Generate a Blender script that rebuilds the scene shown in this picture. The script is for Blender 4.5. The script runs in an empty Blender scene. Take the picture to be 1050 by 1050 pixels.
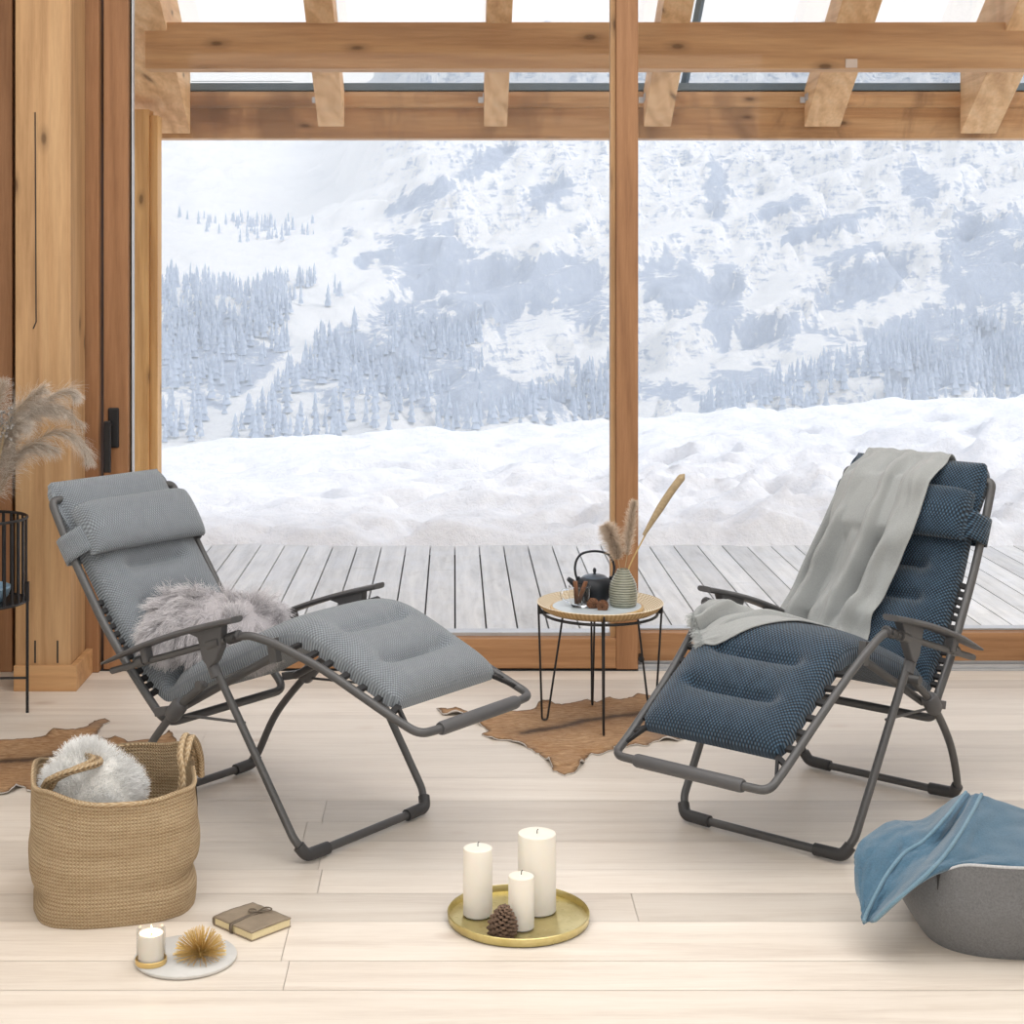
import bpy, bmesh, math, random
import numpy as np
from mathutils import Vector, Matrix
random.seed(7); rng = np.random.default_rng(11)
S = bpy.context.scene
COL = S.collection
PI = math.pi

# ------------------------------------------------------------------ camera, world, sun, fill lights, exposure
CAM_H = 1.6; FPX = 1720.0; PX0 = 465.0; PY0 = 264.0; CAM_Y = -FPX*CAM_H/424.0
cam = bpy.data.cameras.new('camera'); cam_o = bpy.data.objects.new('camera', cam); COL.objects.link(cam_o)
cam.sensor_fit = 'HORIZONTAL'; cam.sensor_width = 36.0; cam.lens = 36.0*FPX/1050.0
cam.shift_x = (525-PX0)/1050.0; cam.shift_y = -(525-PY0)/1050.0
cam.clip_start = 0.05; cam.clip_end = 4000
cam_o.location = (0, CAM_Y, CAM_H); cam_o.rotation_euler = (PI/2, 0, 0)
S.camera = cam_o

world = bpy.data.worlds.new('sky'); S.world = world; world.use_nodes = True
wn = world.node_tree.nodes; wn.clear()
w_out = wn.new('ShaderNodeOutputWorld'); w_bg = wn.new('ShaderNodeBackground')
w_tc = wn.new('ShaderNodeTexCoord'); w_sx = wn.new('ShaderNodeSeparateXYZ'); w_rp = wn.new('ShaderNodeValToRGB')
w_rp.color_ramp.elements[0].position = 0.12; w_rp.color_ramp.elements[0].color = (0.985, 0.992, 1.0, 1)
w_rp.color_ramp.elements[1].position = 0.62; w_rp.color_ramp.elements[1].color = (0.60, 0.65, 0.74, 1)
world.node_tree.links.new(w_tc.outputs['Generated'], w_sx.inputs[0]); world.node_tree.links.new(w_sx.outputs['Z'], w_rp.inputs[0])
world.node_tree.links.new(w_rp.outputs[0], w_bg.inputs['Color']); w_bg.inputs['Strength'].default_value = 1.12
world.node_tree.links.new(w_bg.outputs[0], w_out.inputs[0])

def lamp(name, kind, energy, loc, rot, color=(1, 1, 1), **kw):
    l = bpy.data.lights.new(name, kind); l.energy = energy; l.color = color
    for k, v in kw.items(): setattr(l, k, v)
    o = bpy.data.objects.new(name, l); COL.objects.link(o); o.location = loc; o.rotation_euler = rot
    return o
sun_d = Vector((-0.72, 0.03, -0.75))
lamp('sun', 'SUN', 1.35, (20, -5, 25), sun_d.to_track_quat('-Z', 'Y').to_euler(), (1, 0.97, 0.93), angle=math.radians(30))
lamp('ceiling_fill', 'AREA', 98, (0.4, -2.6, 3.42), (0, 0, 0), (1, 0.99, 0.98), shape='RECTANGLE', size=4.6, size_y=3.6)  # added fill light overhead to brighten the room, not a ceiling lamp
lamp('rear_fill', 'AREA', 70, (0.2, -8.2, 2.3), (math.radians(78), 0, 0), (1, 0.99, 0.985), shape='RECTANGLE', size=5.0, size_y=2.2)  # added fill light behind the camera, stands for no lamp

S.view_settings.view_transform = 'Standard'; S.view_settings.look = 'None'
S.view_settings.exposure = 0.3; S.view_settings.gamma = 1.0; S.view_settings.use_curve_mapping = False
try:
    S.cycles.use_denoising = True; S.cycles.max_bounces = 10; S.cycles.transparent_max_bounces = 12
    S.cycles.diffuse_bounces = 4; S.cycles.caustics_reflective = False; S.cycles.caustics_refractive = False
    S.cycles.sample_clamp_indirect = 6.0
except Exception: pass

# ------------------------------------------------------------------ helpers
def W(u, v, d):
    return Vector(((u-PX0)/FPX*d, d+CAM_Y, CAM_H-(v-PY0)/FPX*d))
def F(u, v, z=0.0):
    d = FPX*(CAM_H-z)/(v-PY0); return Vector(((u-PX0)/FPX*d, d+CAM_Y, z))

def tag(o, label=None, cat=None, group=None, kind=None):
    if label: o['label'] = label
    if cat: o['category'] = cat
    if group: o['group'] = group
    if kind: o['kind'] = kind
    return o
def thing(name, label, cat, loc=(0, 0, 0), rz=0.0, group=None):
    o = bpy.data.objects.new(name, None); COL.objects.link(o); o.location = loc; o.rotation_euler = (0, 0, rz)
    o.empty_display_size = 0.05
    return tag(o, label, cat, group)

class MB:
    def __init__(s): s.v = []; s.f = []; s.uv = None; s.attr = {}
    def add(s, vs, fs):
        b = len(s.v); s.v += [tuple(p) for p in vs]; s.f += [tuple(i+b for i in f) for f in fs]; return b
    def box(s, x0, x1, y0, y1, z0, z1):
        s.add([(x0,y0,z0),(x1,y0,z0),(x1,y1,z0),(x0,y1,z0),(x0,y0,z1),(x1,y0,z1),(x1,y1,z1),(x0,y1,z1)],
              [(0,3,2,1),(4,5,6,7),(0,1,5,4),(1,2,6,5),(2,3,7,6),(3,0,4,7)])
        return s
    def obox(s, c, ax, ay, az, hx, hy, hz):
        c = Vector(c); ax, ay, az = [Vector(a).normalized() for a in (ax, ay, az)]
        pts = [c+ax*hx*i+ay*hy*j+az*hz*k for k in (-1, 1) for (i, j) in ((-1,-1),(1,-1),(1,1),(-1,1))]
        s.add(pts, [(0,3,2,1),(4,5,6,7),(0,1,5,4),(1,2,6,5),(2,3,7,6),(3,0,4,7)]); return s
    def tube(s, pts, r, n=10, closed=False, cap=True):
        P = [Vector(p) for p in pts]; m = len(P)
        R = r if isinstance(r, (list, tuple)) else [r]*m
        T = []
        for i in range(m):
            a = P[(i-1) % m] if (closed or i > 0) else P[i]
            b = P[(i+1) % m] if (closed or i < m-1) else P[i]
            T.append((b-a).normalized())
        up = Vector((0, 0, 1))
        if abs(T[0].dot(up)) > 0.9: up = Vector((1, 0, 0))
        N = (up-T[0]*up.dot(T[0])).normalized(); vs = []
        for i in range(m):
            N = (N-T[i]*N.dot(T[i])); N = N.normalized() if N.length > 1e-6 else T[i].orthogonal().normalized()
            B = T[i].cross(N)
            for k in range(n):
                a = 2*PI*k/n; vs.append(P[i]+(N*math.cos(a)+B*math.sin(a))*R[i])
        fs = []
        for i in range(m if closed else m-1):
            j = (i+1) % m
            for k in range(n):
                l = (k+1) % n; fs.append((i*n+k, i*n+l, j*n+l, j*n+k))
        if cap and not closed:
            fs.append(tuple(reversed(range(n)))); fs.append(tuple((m-1)*n+k for k in range(n)))
        s.add(vs, fs); return s
    def lathe(s, prof, n=48, c=(0, 0, 0), mod=None, cap=True):
        c = Vector(c); vs = []; fs = []; m = len(prof)
        for (r, z) in prof:
            for k in range(n):
                a = 2*PI*k/n; rr = r*(mod(a, z) if mod else 1); vs.append(c+Vector((rr*math.cos(a), rr*math.sin(a), z)))
        for i in range(m-1):
            for k in range(n):
                l = (k+1) % n; fs.append((i*n+k, i*n+l, (i+1)*n+l, (i+1)*n+k))
        if cap and prof[0][0] > 1e-5: fs.append(tuple(reversed(range(n))))
        if cap and prof[-1][0] > 1e-5: fs.append(tuple((m-1)*n+k for k in range(n)))
        s.add(vs, fs); return s
    def prism(s, poly, axis_o, ax, ay, an, h):
        o = Vector(axis_o); ax = Vector(ax); ay = Vector(ay); an = Vector(an); n = len(poly)
        vs = [o+ax*p[0]+ay*p[1]-an*h/2 for p in poly]+[o+ax*p[0]+ay*p[1]+an*h/2 for p in poly]
        fs = [tuple(reversed(range(n))), tuple(range(n, 2*n))]+[(i, (i+1) % n, n+(i+1) % n, n+i) for i in range(n)]
        s.add(vs, fs); return s
    def grid(s, P):
        m = len(P); n = len(P[0])
        vs = [p for row in P for p in row]
        fs = [(i*n+j, i*n+j+1, (i+1)*n+j+1, (i+1)*n+j) for i in range(m-1) for j in range(n-1)]
        s.add(vs, fs); return s
    def build(s, name, mat, parent=None, smooth=True, bevel=0, subsurf=0, solid=0, uv=None, attr=None, angle=40):
        me = bpy.data.meshes.new(name); me.from_pydata([tuple(v) for v in s.v], [], s.f)
        bm = bmesh.new(); bm.from_mesh(me); bmesh.ops.recalc_face_normals(bm, faces=bm.faces); bm.to_mesh(me); bm.free()
        o = bpy.data.objects.new(name, me); COL.objects.link(o)
        if mat: me.materials.append(mat)
        if uv is not None:
            ul = me.uv_layers.new(name='UVMap'); li = np.zeros(len(me.loops), np.int32); me.loops.foreach_get('vertex_index', li)
            ul.data.foreach_set('uv', np.asarray(uv, np.float32)[li].ravel())
        if attr:
            for k, a in attr.items():
                a = np.asarray(a, np.float32)
                if a.ndim == 1:
                    at = me.attributes.new(k, 'FLOAT', 'POINT'); at.data.foreach_set('value', a)
                else:
                    at = me.attributes.new(k, 'FLOAT_COLOR', 'POINT'); at.data.foreach_set('color', a.ravel())
        if smooth:
            me.polygons.foreach_set('use_smooth', [True]*len(me.polygons))
            try: me.set_sharp_from_angle(angle=math.radians(angle))
            except Exception: pass
        if bevel:
            b = o.modifiers.new('bevel', 'BEVEL'); b.width = bevel; b.segments = 2; b.limit_method = 'ANGLE'; b.angle_limit = math.radians(50)
        if solid:
            d = o.modifiers.new('solid', 'SOLIDIFY'); d.thickness = solid; d.offset = 0
        if subsurf:
            q = o.modifiers.new('sub', 'SUBSURF'); q.levels = subsurf; q.render_levels = subsurf
        if parent is not None: o.parent = parent
        return o

def fillet(pts, r, n=6):
    P = [Vector(p) for p in pts]; out = [P[0]]
    for i in range(1, len(P)-1):
        a, b, c = P[i-1], P[i], P[i+1]; u = (a-b); v = (c-b); la, lc = u.length, v.length
        rr = r[i] if isinstance(r, (list, tuple)) else r
        k = min(rr, la*0.49, lc*0.49); u.normalize(); v.normalize()
        p0 = b+u*k; p2 = b+v*k
        for j in range(n+1):
            t = j/n; out.append(p0*(1-t)**2+b*2*t*(1-t)+p2*t*t)
    out.append(P[-1]); return out
def crom(P, m):
    """Catmull-Rom through points, m samples per span"""
    P = [np.array(p, float) for p in P]; P = [2*P[0]-P[1]]+P+[2*P[-1]-P[-2]]; out = []
    for i in range(1, len(P)-2):
        for j in range(m):
            t = j/m
            out.append(0.5*((2*P[i])+(-P[i-1]+P[i+1])*t+(2*P[i-1]-5*P[i]+4*P[i+1]-P[i+2])*t*t+(-P[i-1]+3*P[i]-3*P[i+1]+P[i+2])*t**3))
    out.append(P[-2]); return np.array(out)

# numpy noise
_perm = np.random.default_rng(3).permutation(256); _perm = np.concatenate([_perm, _perm])
_g = np.random.default_rng(5).uniform(0, 2*PI, 256); _gx = np.cos(_g); _gy = np.sin(_g)
def pn(x, y):
    x = np.asarray(x, float); y = np.asarray(y, float)
    xi = np.floor(x).astype(int); yi = np.floor(y).astype(int); xf = x-xi; yf = y-yi
    u = xf**3*(xf*(xf*6-15)+10); v = yf**3*(yf*(yf*6-15)+10)
    def g(i, j):
        h = _perm[(_perm[(xi+i) & 255]+yi+j) & 255]; return _gx[h]*(xf-i)+_gy[h]*(yf-j)
    a = g(0, 0)*(1-u)+g(1, 0)*u; b = g(0, 1)*(1-u)+g(1, 1)*u
    return (a*(1-v)+b*v)*1.5
def fbm(x, y, o=4, l=2.03, g=0.5):
    s = 0; a = 1
    for i in range(o): s = s+a*pn(x+i*17.3, y-i*9.1); x = x*l; y = y*l; a *= g
    return s
def ridged(x, y, o=4):
    s = 0; a = 1
    for i in range(o): s = s+a*(1-np.abs(pn(x+i*5.3, y+i*3.7))*2); x = x*2.1; y = y*2.1; a *= 0.5
    return s
def sstep(a, b, x):
    t = np.clip((x-a)/(b-a), 0, 1); return t*t*(3-2*t)

# ------------------------------------------------------------------ materials
def srgb(r, g, b):
    f = lambda c: ((c/255+0.055)/1.055)**2.4 if c > 10 else c/255/12.92
    return (f(r), f(g), f(b), 1)
class NT:
    def __init__(s, name):
        s.m = bpy.data.materials.new(name); s.m.use_nodes = True; s.t = s.m.node_tree; s.n = s.t.nodes; s.n.clear()
        s.out = s.n.new('ShaderNodeOutputMaterial'); s.p = s.n.new('ShaderNodeBsdfPrincipled'); s.l(s.p.outputs[0], s.out.inputs[0])
    def l(s, a, b): s.t.links.new(a, b)
    def nd(s, t, **kw):
        n = s.n.new(t)
        for k, v in kw.items(): setattr(n, k, v)
        return n
    def tc(s, kind='Object', scale=(1, 1, 1), rot=(0, 0, 0)):
        c = s.nd('ShaderNodeTexCoord'); m = s.nd('ShaderNodeMapping'); m.inputs['Scale'].default_value = scale; m.inputs['Rotation'].default_value = rot
        s.l(c.outputs[kind], m.inputs['Vector']); return m.outputs[0]
    def noise(s, vec, scale, detail=4, rough=0.55, dist=0.0):
        n = s.nd('ShaderNodeTexNoise'); n.inputs['Scale'].default_value = scale; n.inputs['Detail'].default_value = detail
        n.inputs['Roughness'].default_value = rough; n.inputs['Distortion'].default_value = dist
        if vec is not None: s.l(vec, n.inputs['Vector'])
        return n.outputs['Fac']
    def ramp(s, fac, stops):
        r = s.nd('ShaderNodeValToRGB'); e = r.color_ramp.elements
        while len(e) < len(stops): e.new(0.5)
        for el, (p, c) in zip(e, stops): el.position = p; el.color = c if len(c) == 4 else (*c, 1)
        s.l(fac, r.inputs[0]); return r.outputs[0]
    def mix(s, fac, a, b, mode='MIX'):
        m = s.nd('ShaderNodeMix', data_type='RGBA', blend_type=mode)
        for sock, v in ((m.inputs[0], fac), (m.inputs[6], a), (m.inputs[7], b)):
            if hasattr(v, 'links'): s.l(v, sock)
            else: sock.default_value = v
        return m.outputs[2]
    def math(s, op, a, b=None, c=None):
        m = s.nd('ShaderNodeMath', operation=op)
        for i, v in enumerate((a, b, c)):
            if v is None: continue
            if hasattr(v, 'links'): s.l(v, m.inputs[i])
            else: m.inputs[i].default_value = v
        return m.outputs[0]
    def bump(s, h, strength=0.3, dist=0.01):
        b = s.nd('ShaderNodeBump'); b.inputs['Strength'].default_value = strength; b.inputs['Distance'].default_value = dist
        s.l(h, b.inputs['Height']); s.l(b.outputs[0], s.p.inputs['Normal'])
    def attr(s, name, out='Fac'):
        a = s.nd('ShaderNodeAttribute', attribute_name=name); return a.outputs[out]
    def set(s, col=None, rough=0.5, metal=0.0, spec=0.5, **kw):
        if col is not None:
            if hasattr(col, 'links'): s.l(col, s.p.inputs['Base Color'])
            else: s.p.inputs['Base Color'].default_value = col
        if hasattr(rough, 'links'): s.l(rough, s.p.inputs['Roughness'])
        else: s.p.inputs['Roughness'].default_value = rough
        s.p.inputs['Metallic'].default_value = metal; s.p.inputs['Specular IOR Level'].default_value = spec
        for k, v in kw.items(): s.p.inputs[k.replace('_', ' ')].default_value = v
        return s.m

def m_plain(name, col, rough=0.5, metal=0.0, var=0.06, scale=8.0, bump=0.0, bscale=60.0, spec=0.5, **kw):
    t = NT(name); v = t.tc()
    n = t.noise(v, scale, 4)
    lo = tuple(max(0, c*(1-var)) for c in col[:3])+(1,); hi = tuple(min(1, c*(1+var)) for c in col[:3])+(1,)
    c = t.ramp(n, [(0.3, lo), (0.7, hi)])
    if bump: t.bump(t.noise(v, bscale, 3), bump, 0.004)
    return t.set(c, rough, metal, spec, **kw)

def m_wood(name, dark, mid, light, axis, grain=1.0, rough=0.55, knots=True, kscale=2.2, stain=0.0, spec=0.35):
    t = NT(name); L = 0.055
    sc = [1, 1, 1]; sc[axis] = L
    v = t.tc('Object', sc)
    big = t.noise(v, 9*grain, 5, 0.6, 0.6)
    w = t.nd('ShaderNodeTexWave', wave_type='BANDS', bands_direction='DIAGONAL')
    w.inputs['Scale'].default_value = 6*grain; w.inputs['Distortion'].default_value = 9; w.inputs['Detail'].default_value = 3; w.inputs['Detail Scale'].default_value = 1.2
    t.l(v, w.inputs['Vector'])
    fine = t.noise(v, 70*grain, 4, 0.75)
    f = t.math('ADD', t.math('MULTIPLY', big, 0.75), t.math('MULTIPLY', w.outputs['Fac'], 0.22))
    c = t.ramp(f, [(0.22, dark), (0.48, mid), (0.8, light)])
    c = t.mix(0.35, c, t.ramp(fine, [(0.3, tuple(x*0.72 for x in mid[:3])+(1,)), (0.7, tuple(min(1, x*1.18) for x in light[:3])+(1,))]), 'MIX')
    if knots:
        sk = t.nd('ShaderNodeSeparateXYZ'); t.l(t.tc('Object'), sk.inputs[0]); ck = t.nd('ShaderNodeCombineXYZ')
        t.l(t.math('MULTIPLY', sk.outputs[axis], 0.42), ck.inputs[0])
        oth = [q for q in (0, 1, 2) if q != axis]; t.l(t.math('ADD', sk.outputs[oth[0]], sk.outputs[oth[1]]), ck.inputs[1]); kv = ck.outputs[0]
        vo = t.nd('ShaderNodeTexVoronoi', feature='F1', voronoi_dimensions='2D'); vo.inputs['Scale'].default_value = kscale*1.7; t.l(kv, vo.inputs['Vector'])
        kn = t.math('ADD', vo.outputs['Distance'], t.math('MULTIPLY', t.noise(kv, 14, 2), 0.05))
        kf = t.ramp(kn, [(0.05, (0.8, 0.8, 0.8, 1)), (0.075, (0.30, 0.30, 0.30, 1)), (0.13, (0, 0, 0, 1))])
        c = t.mix(kf, c, tuple(x*0.33 for x in dark[:3])+(1,))
    if stain:
        st = t.noise(t.tc('Object', (1.1, 1.1, 0.5)), 3.0, 5, 0.65, 0.8)
        c = t.mix(t.ramp(st, [(0.47, (0, 0, 0, 1)), (0.66, (stain, stain, stain, 1))]), c, tuple(x*0.5 for x in dark[:3])+(1,))
    t.bump(fine, 0.12, 0.002)
    return t.set(c, rough, 0, spec)

def m_weave(name, base, dark, light, cell=0.011, rough=0.8, strength=0.7):
    """honeycomb air-mesh fabric from the UV map in metres"""
    t = NT(name); v = t.tc('UV', (1/cell, 1/cell, 1))
    sx = t.nd('ShaderNodeSeparateXYZ'); t.l(v, sx.inputs[0])
    a = t.math('SINE', t.math('MULTIPLY', sx.outputs[0], PI))
    b = t.math('SINE', t.math('MULTIPLY', sx.outputs[1], PI*0.85))
    h = t.math('MULTIPLY', a, b)
    h = t.math('MULTIPLY_ADD', h, 0.5, 0.5)
    c = t.ramp(h, [(0.22, dark), (0.55, base), (0.92, light)])
    n = t.noise(t.tc('UV'), 30, 3); c = t.mix(0.12, c, t.ramp(n, [(0.3, dark), (0.7, light)]))
    t.bump(h, strength, 0.004)
    m = t.set(c, rough, 0, 0.25); t.p.inputs['Sheen Weight'].default_value = 0.25; t.p.inputs['Sheen Roughness'].default_value = 0.5
    return m

def m_cloth(name, col, scale=260, rough=0.9, var=0.14, sheen=0.3, mottle=0.1):
    t = NT(name); v = t.tc()
    n = t.noise(v, scale, 2, 0.8); n2 = t.noise(v, 7, 4)
    lo = tuple(c*(1-var) for c in col[:3])+(1,); hi = tuple(min(1, c*(1+var)) for c in col[:3])+(1,)
    c = t.ramp(n, [(0.3, lo), (0.7, hi)])
    c = t.mix(mottle, c, t.ramp(n2, [(0.3, tuple(x*0.6 for x in lo[:3])+(1,)), (0.7, hi)]))
    t.bump(n, 0.35, 0.003)
    m = t.set(c, rough, 0, 0.15); t.p.inputs['Sheen Weight'].default_value = sheen
    return m
def m_hair(name, root, tip, rough=0.6):
    t = NT(name); h = t.nd('ShaderNodeHairInfo')
    c = t.ramp(h.outputs['Intercept'], [(0.0, root), (0.8, tip)])
    r = t.ramp(h.outputs['Random'], [(0, (0.82, 0.82, 0.82, 1)), (1, (1.1, 1.1, 1.1, 1))])
    c = t.mix(1.0, c, r, 'MULTIPLY')
    return t.set(c, rough, 0, 0.2)
def m_glass(name, fac=0.08, tint=(1, 1, 1, 1)):
    """thin clear pane: lets light straight through and mirrors a little at grazing angles"""
    t = NT(name); t.n.remove(t.p)
    tr = t.nd('ShaderNodeBsdfTransparent'); tr.inputs[0].default_value = tint
    gl = t.nd('ShaderNodeBsdfGlossy'); gl.inputs['Roughness'].default_value = 0.02
    fr = t.nd('ShaderNodeFresnel'); fr.inputs[0].default_value = 1.35
    mx = t.nd('ShaderNodeMixShader'); t.l(t.math('MULTIPLY', fr.outputs[0], fac/0.022), mx.inputs[0]); t.l(tr.outputs[0], mx.inputs[1]); t.l(gl.outputs[0], mx.inputs[2])
    t.l(mx.outputs[0], t.out.inputs[0]); return t.m

def hair(name, strands, radius, mat, parent=None):
    """strands: list of (k,3) arrays of one common length k; radius at root (tapers)"""
    A = np.asarray(strands, np.float32); n, k, _ = A.shape
    hc = bpy.data.hair_curves.new(name); hc.add_curves([k]*n)
    hc.points.foreach_set('position', A.reshape(-1))
    rr = np.tile(np.linspace(1, 0.35, k), n)*radius
    hc.points.foreach_set('radius', rr.astype(np.float32))
    hc.materials.append(mat)
    o = bpy.data.objects.new(name, hc); COL.objects.link(o)
    if parent is not None: o.parent = parent
    return o
# ------------------------------------------------------------------ materials of the room
M = {}
M['larch'] = m_wood('larch_wood', srgb(146, 108, 72), srgb(184, 144, 102), srgb(204, 168, 126), 2, 1.0)
M['larch_red'] = m_wood('larch_sash_wood', srgb(128, 88, 58), srgb(154, 111, 76), srgb(172, 128, 92), 2, 1.3, knots=False)
M['larch_rail'] = m_wood('larch_rail_wood', srgb(132, 92, 60), srgb(162, 118, 80), srgb(182, 140, 102), 0, 1.3, knots=False)
M['beam_x'] = m_wood('spruce_beam_wood', srgb(158, 112, 72), srgb(194, 148, 102), srgb(212, 170, 124), 0, 0.8, kscale=1.7)
M['beam_st'] = m_wood('weathered_beam_wood', srgb(150, 104, 66), srgb(196, 148, 100), srgb(218, 180, 136), 0, 0.8, stain=0.6)
M['rafter'] = m_wood('rafter_wood', srgb(186, 132, 84), srgb(222, 176, 126), srgb(238, 204, 160), 1, 1.0, stain=0.25)
M['post_out'] = m_wood('outdoor_post_wood', srgb(176, 124, 70), srgb(208, 158, 98), srgb(226, 186, 128), 2, 0.9)
M['black_metal'] = m_plain('black_metal', (0.018, 0.018, 0.02, 1), 0.45, 0.3, bump=0.05)
M['alu'] = m_plain('grey_aluminium', (0.55, 0.56, 0.58, 1), 0.4, 0.7)
M['gutter'] = m_plain('blue_grey_gutter_metal', srgb(112, 130, 142), 0.5, 0.2)
M['gasket'] = m_plain('dark_gasket_rubber', (0.02, 0.02, 0.02, 1), 0.6)
M['glass'] = m_glass('window_glass', 0.007)
M['plaster'] = m_plain('white_plaster', (0.80, 0.78, 0.74, 1), 0.9, bump=0.1)

def structure(o, label=None): return tag(o, label, None, None, 'structure')

# floor: planks running parallel to the window
def plank_mat():
    t = NT('whitewashed_floor_wood'); v = t.tc('Object', (0.07, 1, 1))
    tint = t.attr('tint', 'Color')
    sp = t.nd('ShaderNodeSeparateColor'); t.l(tint, sp.inputs[0])
    ad = t.nd('ShaderNodeVectorMath', operation='ADD'); cb = t.nd('ShaderNodeCombineXYZ')
    t.l(t.math('MULTIPLY', sp.outputs[1], 40), cb.inputs[0]); t.l(t.math('MULTIPLY', sp.outputs[2], 40), cb.inputs[1])
    t.l(v, ad.inputs[0]); t.l(cb.outputs[0], ad.inputs[1])
    g = t.noise(ad.outputs[0], 14, 5, 0.6, 0.9); fine = t.noise(ad.outputs[0], 120, 3, 0.7)
    c = t.ramp(t.math('ADD', t.math('MULTIPLY', g, 0.7), t.math('MULTIPLY', fine, 0.3)),
               [(0.28, srgb(203, 190, 177)), (0.5, srgb(222, 212, 200)), (0.75, srgb(234, 226, 216))])
    br = t.math('MULTIPLY_ADD', sp.outputs[0], 0.24, 0.86)
    cc = t.nd('ShaderNodeCombineColor'); [t.l(br, cc.inputs[i]) for i in range(3)]
    c = t.mix(1.0, c, cc.outputs[0], 'MULTIPLY')
    # knots
    kv = t.tc('Object', (0.55, 1, 1)); vo = t.nd('ShaderNodeTexVoronoi', feature='F1'); vo.inputs['Scale'].default_value = 2.6; t.l(kv, vo.inputs['Vector'])
    kf = t.ramp(t.math('ADD', vo.outputs['Distance'], t.math('MULTIPLY', t.noise(kv, 12, 2), 0.06)), [(0.06, (0.55, 0.55, 0.55, 1)), (0.12, (0, 0, 0, 1))])
    c = t.mix(kf, c, srgb(176, 150, 132))
    t.bump(fine, 0.06, 0.002)
    rg = t.ramp(g, [(0.3, (0.36, 0.36, 0.36, 1)), (0.7, (0.5, 0.5, 0.5, 1))])
    return t.set(c, rg, 0, 0.45)
M['floor'] = plank_mat()
mb = MB(); tint = []
ys = [F(0, y).y for y in (1063, 1015.5, 985.5, 945, 916, 892, 863, 843, 821, 798, 781, 764, 749, 733, 716, 706, 697)]
ys = [y for y in ys]
y = ys[0]; front = []
while y > -8.6: y -= random.uniform(0.10, 0.16); front.append(y)
ys = list(reversed(front))+ys+[0.0]
joints = {892: [326], 1015.5: [290], 945: [655, -200], 843: [330], 764: [205, 830], 985.5: [288], 863: [310]}
jm = {}
for k, xs in joints.items():
    yy = F(0, k).y; jm[min(range(len(ys)), key=lambda i: abs(ys[i]-yy))] = [F(x, k).x for x in xs]
for i in range(len(ys)-1):
    xs = [-2.6]+sorted(jm.get(i, []) or ([random.uniform(-2, 3)] if random.random() < 0.45 else []))+[3.3]
    xs = [x for x in xs if -2.6 <= x <= 3.3]
    for a, b in zip(xs[:-1], xs[1:]):
        if b-a < 0.05: continue
        e = 0.0007
        mb.add([(a+e, ys[i]+e, 0), (b-e, ys[i]+e, 0), (b-e, ys[i+1]-e, 0), (a+e, ys[i+1]-e, 0)], [(0, 1, 2, 3)])
        c = [random.random(), random.random(), random.random(), 1]; tint += [c]*4
mb.add([(-2.6, -8.7, -0.006), (3.3, -8.7, -0.006), (3.3, 0.0, -0.006), (-2.6, 0.0, -0.006)], [(0, 1, 2, 3)]); tint += [[0.0, 0, 0, 1]]*4
structure(mb.build('floor', M['floor'], attr={'tint': tint}, smooth=False), 'pale whitewashed pine plank floor of the room')
# shell of the room
structure(MB().box(-2.75, -2.6, -8.7, 0.4, 0, 3.6).build('wall_left', M['plaster'], smooth=False))
structure(MB().box(3.3, 3.45, -8.7, 0.4, 0, 3.6).build('wall_right', M['plaster'], smooth=False))
structure(MB().box(-2.6, 3.3, -8.85, -8.7, 0, 3.6).build('wall_back', M['plaster'], smooth=False))
structure(MB().box(-2.6, 3.3, -8.7, 0.3, 3.5, 3.65).build('ceiling', M['plaster'], smooth=False))
structure(MB().box(-2.6, 3.3, 0.0, 0.3, 2.92, 3.5).build('wall_lintel', M['larch_rail'], smooth=False))
structure(MB().box(-2.6, -1.702, -0.02, 0.2, 0, 2.92).build('wall_front', M['larch_red'], smooth=False, bevel=0.003), 'brown wooden wall panel at the far left of the window front')
structure(MB().box(-1.70, -1.40, 0.02, 0.2, 0, 2.92).build('trim_4', M['gasket'], smooth=False))
def zpx(v, d): return CAM_H-(v-PY0)/FPX*d
# post with plinth
post = thing('wooden_post', 'thick square larch post with plinth boards and two dark slots, left of the window', 'post', (-1.515, -0.16, 0)); post['kind'] = 'structure'
MB().box(-0.107, 0.099, -0.125, 0.12, 0.0, 3.498).build('post_shaft', M['larch'], post, smooth=False, bevel=0.004)
b = MB().box(-0.107, 0.125, -0.148, -0.126, 0, 0.094); b.box(0.1, 0.125, -0.126, 0.15, 0, 0.094)
b.build('plinth', M['beam_x'], post, smooth=False, bevel=0.002)
for u in (36, 59): 
    p = W(u, 672, 6.205)
    MB().box(p.x+1.515-0.003, p.x+1.515+0.003, -0.1262, -0.1248, 0.10, 0.183).build('slot', M['gasket'], post, smooth=False)
MB().tube([W(36, 115, 6.203)-Vector((-1.515, -0.16, 0)), W(37, 330, 6.203)-Vector((-1.515, -0.16, 0)), W(34, 337, 6.203)-Vector((-1.515, -0.16, 0))], 0.0022, 6).build('crack', M['gasket'], post)
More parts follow.
